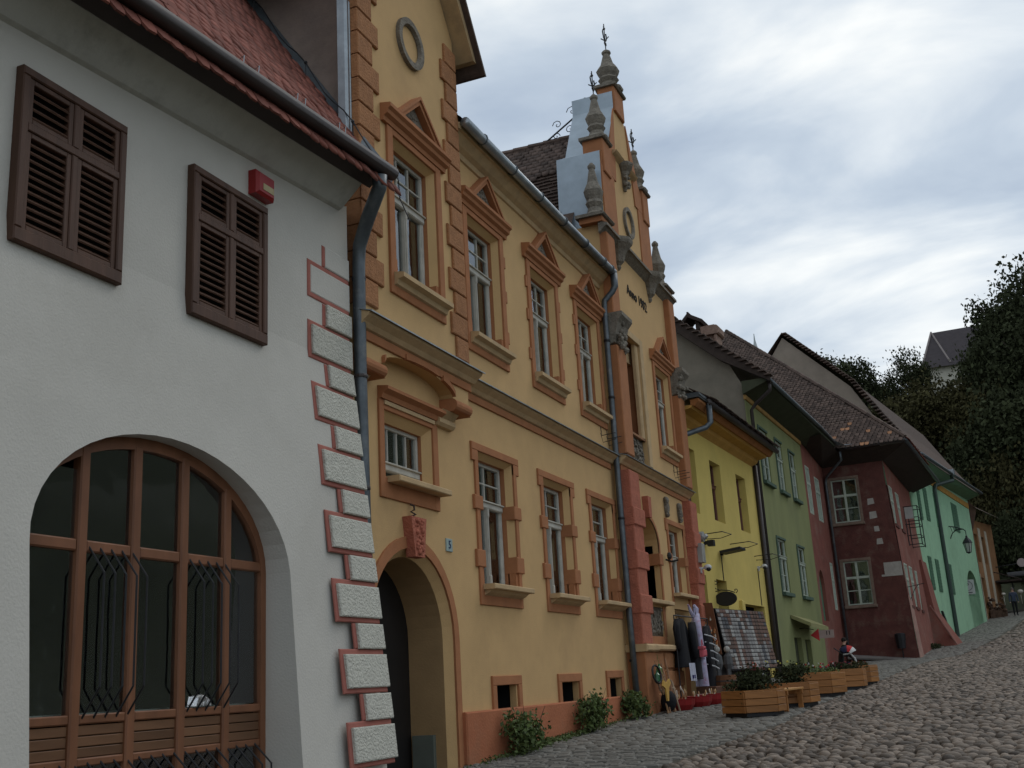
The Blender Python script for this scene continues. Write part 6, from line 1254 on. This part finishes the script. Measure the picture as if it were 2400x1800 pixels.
q = MB(); q.tube([(.17 * math.cos(k * .524), .17 * math.sin(k * .524), 0) for k in range(13)], .02, 6); o = solo('wire_hoop', q, 'black_iron', 'round dark hoop leaning on the pier behind the swords', 'hoop'); o.location = (.5, 20.98, .05); o.rotation_euler = (rad(80), 0, rad(80))
t = Thing('wooden_barrel', 'small brown wooden barrel stool beside the farthest bowls', 'barrel', (.85, 25.3, gx(.85, 25.3))); z = gx(.85, 25.3); q = MB(); q.lathe([(.24, z), (.28, z + .15), (.28, z + .32), (.24, z + .50), (.22, z + .50)], .85, 25.3, 14); t.part('staves', q, mat('barrel_wood', (.15, .065, .03), var=.3, stretch=(1, 1, .1), scale=12)); q = MB(); q.lathe([(.285, z + .12), (.287, z + .15)], .85, 25.3, 14); q.lathe([(.28, z + .36), (.275, z + .39)], .85, 25.3, 14); t.part('hoop', q, 'iron_rust')
q = MB(); q.box(-.22, .22, -.4, .4, 0, .30, .02); o = solo('display_box', q, mat('brown_box', (.10, .045, .025)), 'low brown wooden box between the barrel and the cloak', 'box'); o.location = (.62, 24.75, gx(.6, 24.7))
for k in range(10):
    q = MB(); q.ball((0, 0, .03), R.uniform(.03, .05), 6, 4, (1, 1.3, .7)); q.tube([(0, 0, .03), (0, .05, .1)], .012, 4); o = solo('white_carving', q, toy[3], 'small white carved piece set out low by the barrel', 'carving', None, 'white carvings by the barrel'); o.location = (1.0 + R.uniform(-.1, .25), 26.2 + R.uniform(-.3, .5), gx(1, 26.3) + (.22 if k % 2 else .1))
q = MB(); q.box(-.3, .3, -.5, .5, 0, .12, .01); o = solo('low_tray', q, mat('brown_tray', (.09, .05, .035)), 'low dark tray of white carvings on the pavement', 'tray'); o.location = (1.05, 26.3, gx(1, 26.3))
for (y, x, h, lab) in ((25.75, .62, 1.0, 'dark puppet with a pale face hanging beside the wooden board'), (26.35, .72, .9, 'grey trousered puppet hanging at the foot of the card rack')):
    t = Thing('puppet', lab, 'puppet', (0, 0, 0), (x, y, 0)); t.e.location.z = -.25; q = MB(); q.lathe([(.05, .30), (.12, .45), (.10, .62), (.03, .70)], 0, 0, 8); q.tube([(0, -.06, .34), (0, -.07, .0)], [.04, .03], 6); q.tube([(0, .06, .34), (0, .08, .02)], [.04, .03], 6); t.part('suit', q, cloth('puppet_grey', (.10, .10, .10))); q = MB(); q.ball((0, 0, .78), .075, 8, 6); t.part('head', q, mat('puppet_face', (.4, .38, .34)))
# ================================================================ PEOPLE
def person_mesh(name, joints, edges, radii, lv=2):
    me = bpy.data.meshes.new(name + '_s'); me.from_pydata(joints, edges, []); o = bpy.data.objects.new('tmp', me); COL.objects.link(o)
    md = o.modifiers.new('s', 'SKIN'); md.use_smooth_shade = True
    for i, r_ in enumerate(radii): me.skin_vertices[0].data[i].radius = (r_, r_) if not isinstance(r_, tuple) else r_
    me.skin_vertices[0].data[0].use_root = True
    s2 = o.modifiers.new('d', 'SUBSURF'); s2.levels = lv; s2.render_levels = lv
    dg = bpy.context.evaluated_depsgraph_get(); dg.update(); r = bpy.data.meshes.new_from_object(o.evaluated_get(dg)); r.name = name; bpy.data.objects.remove(o); return smooth(r)
def person(x, y, yaw, H_, shirt, trousers, lab, pose=0, hair='hair'):
    t = Thing('person', lab, 'person', (0, 0, 0), (x, y, yaw)); t.e.location.z = gz(x, y) + .02; h = H_
    lean = .10 * h if pose else .0
    J = [(0, 0, .53 * h), (lean * .4, 0, .66 * h), (lean, 0, .80 * h), (lean * 1.2, 0, .86 * h), (lean * 1.35, 0, .91 * h), (lean * 1.4, 0, .965 * h)]
    E_ = [(0, 1), (1, 2), (2, 3), (3, 4), (4, 5)]; RD = [.075 * h, .072 * h, .082 * h, .032 * h, .052 * h, .044 * h]
    for s_, st in ((-1, .05), (1, -.05)):
        i = len(J); J += [(0, s_ * .05 * h, .50 * h), (.02 * h + st * h * .5, s_ * .055 * h, .28 * h), (st * h, s_ * .06 * h, .045 * h), (st * h + .075 * h, s_ * .065 * h, .018 * h)]; RD += [.055 * h, .038 * h, .026 * h, .02 * h]; E_ += [(0, i), (i, i + 1), (i + 1, i + 2), (i + 2, i + 3)]
        i = len(J); fw = .16 * h if pose else .02 * h
        J += [(lean, s_ * .105 * h, .805 * h), (lean + fw * .4, s_ * .14 * h, .64 * h), (lean + fw + .02 * h, s_ * (.14 if not pose else .09) * h, .50 * h + fw * .3), (lean + fw + .04 * h, s_ * (.135 if not pose else .07) * h, .455 * h + fw * .3)]; RD += [.040 * h, .029 * h, .021 * h, .017 * h]; E_ += [(2, i), (i, i + 1), (i + 1, i + 2), (i + 2, i + 3)]
    me = person_mesh('body', J, E_, RD); me.materials.clear()
    for m_ in (M['skin'], shirt, trousers, mat('dark_shoe', (.02, .018, .016))): me.materials.append(m_)
    for p in me.polygons:
        z = p.center.z / h; yy = abs(p.center.y) / h; arm = yy > .095 and z < .78
        p.material_index = 0 if z > .845 or (arm and z < (.50 if not pose else .56) and z > .40 and yy > .1) else 1 if z > .52 or (arm and z > .44) else 2 if z > .035 else 3
    o = t.part('body', me, M['skin'], sm=True)
    q = MB(); cx = lean * 1.4; q.ball((cx - .012 * h, 0, .955 * h), .062 * h, 10, 7, (1, .92, 1)); t.part('hair', q, hair, sm=True)
    q = MB(); q.ball((cx + .055 * h, 0, .925 * h), .012 * h, 6, 4); 
    t.part('nose', q, 'skin', sm=True); q = MB()
    for s_ in (-1, 1): q.ball((cx + .047 * h, s_ * .02 * h, .94 * h), .006 * h, 5, 3)
    t.part('eyes', q, 'hair')
    return t
person(8.15, 77, rad(-80), 1.72, cloth('blue_grey_shirt', (.045, .055, .085)), cloth('black_trousers', (.012, .012, .013)), 'person in a dark blue shirt and black trousers walking on the upper street', hair=mat('grey_hair', (.12, .10, .09)))
person(2.92, 29.2, rad(20), 1.06, cloth('dark_brown_top', (.022, .015, .012)), cloth('black_trousers', (.012, .012, .013)), 'small dark-haired person in a dark brown top and black trousers behind the planters', pose=1)
PX = (3.12, 29.2, rad(5)); t = Thing('pushchair', 'pushchair with a navy, red and white striped hood behind the planters', 'pushchair', (0, 0, 0), PX); t.e.location.z = gz(3.1, 29.2)
def band(a0, a1, m, r=.24):
    q = MB(); n = 8; vs = []
    for i in range(5):
        a = a0 + (a1 - a0) * i / 4
        for k in range(n + 1): ph = math.pi * k / n; vs.append((-.02 + r * math.cos(a) * (.35 + .65 * math.sin(ph)), r * .95 * math.cos(ph), .66 + r * math.sin(a) * (.35 + .65 * math.sin(ph))))
    q.add(vs, [(i * (n + 1) + k, i * (n + 1) + k + 1, (i + 1) * (n + 1) + k + 1, (i + 1) * (n + 1) + k) for i in range(4) for k in range(n)]); t.part('hood_panel', q, m, sm=True)
band(1.55, 2.5, cloth('navy_hood', (.018, .02, .05))); band(.95, 1.55, cloth('red_hood', (.40, .03, .03))); band(.45, .95, cloth('white_hood', (.5, .5, .48)))
for s_ in (-1, 1):
    q = MB(); q.tube([(-.12, s_ * .17, .68), (.05, s_ * .17, .70), (.14, s_ * .17, .58), (.22, s_ * .17, .32), (.28, s_ * .17, .09)], .022, 6); t.part('frame_tube', q, mat('white_frame_tube', (.5, .5, .48), rough=.35))
    q = MB(); q.tube([(-.10, s_ * .15, .64), (.04, s_ * .15, .65), (.11, s_ * .15, .54), (.2, s_ * .15, .28), (.26, s_ * .15, .09)], .018, 6); t.part('frame_strap', q, 'black_iron')
    for xx in (.28, -.16):
        q = MB(); q.tube([(.085 * math.cos(k * .524), 0, .085 * math.sin(k * .524)) for k in range(13)], .02, 6); q.v = [(xx + a, s_ * .18 + b_, .10 + c) for a, b_, c in q.v]; t.part('wheel', q, 'black_iron')
q = MB(); q.box(-.16, .02, -.14, .14, .22, .5, .02); t.part('seat', q, cloth('navy_hood', (.018, .02, .05))); q = MB(); q.tube([(-.16, -.16, .10), (-.12, -.17, .68), (-.32, -.17, .84), (-.32, .17, .84), (-.12, .17, .68), (-.16, .16, .10)], .014, 5); t.part('handle', q, 'black_iron')
# far end of the street: awning, low wall, round white lamps
t = Thing('market_awning', 'dark awning roof stretched across the far end of the street', 'awning', (11, 84, 3)); q = MB(); q.add([(8.2, 83, 5.3), (14, 84, 5.5), (14, 86.5, 5.9), (8.2, 86, 5.7), (8.2, 83, 5.2), (14, 84, 5.4)], [(0, 1, 2, 3), (0, 1, 5, 4)]); t.part('canopy', q, mat('dark_awning', (.05, .05, .052)))
for x in (8.4, 11, 13.8): q = MB(); q.tube([(x, 83.6, gz(x, 83.6)), (x, 83.6, 5.4)], .05, 5); t.part('post', q, 'black_iron')
for k, x in enumerate((7.7, 8.75, 9.2)):
    q = MB(); q.ball((0, 0, .0), .20 if k else .14, 9, 6, (1, 1, .7)); q.tube([(0, 0, -.8), (0, 0, 0)], .02, 4); o = solo('white_parasol', q, mat('white_canvas', (.5, .46, .40)), 'pale rounded parasol top at the far end of the street', 'parasol', None, 'pale parasols at the far end of the street', sm=True); o.location = (x, 82, float(street_z(x, 82)) + 1.3)
q = MB(); q.box(-.5, .5, -.4, .4, 0, .5, .05)
for k in range(30): q.ball((R.uniform(-.5, .5), R.uniform(-.4, .4), R.uniform(.45, 1.3)), R.uniform(.06, .14), 6, 4)
o = solo('flower_stand', q, mat('mixed_dark_flowers', (.10, .06, .04), var=.6, scale=8), 'dark flower stand outside the far orange house', 'flower stand'); o.location = (7.2, 78.5, gz(7.2, 78.5) - .05)
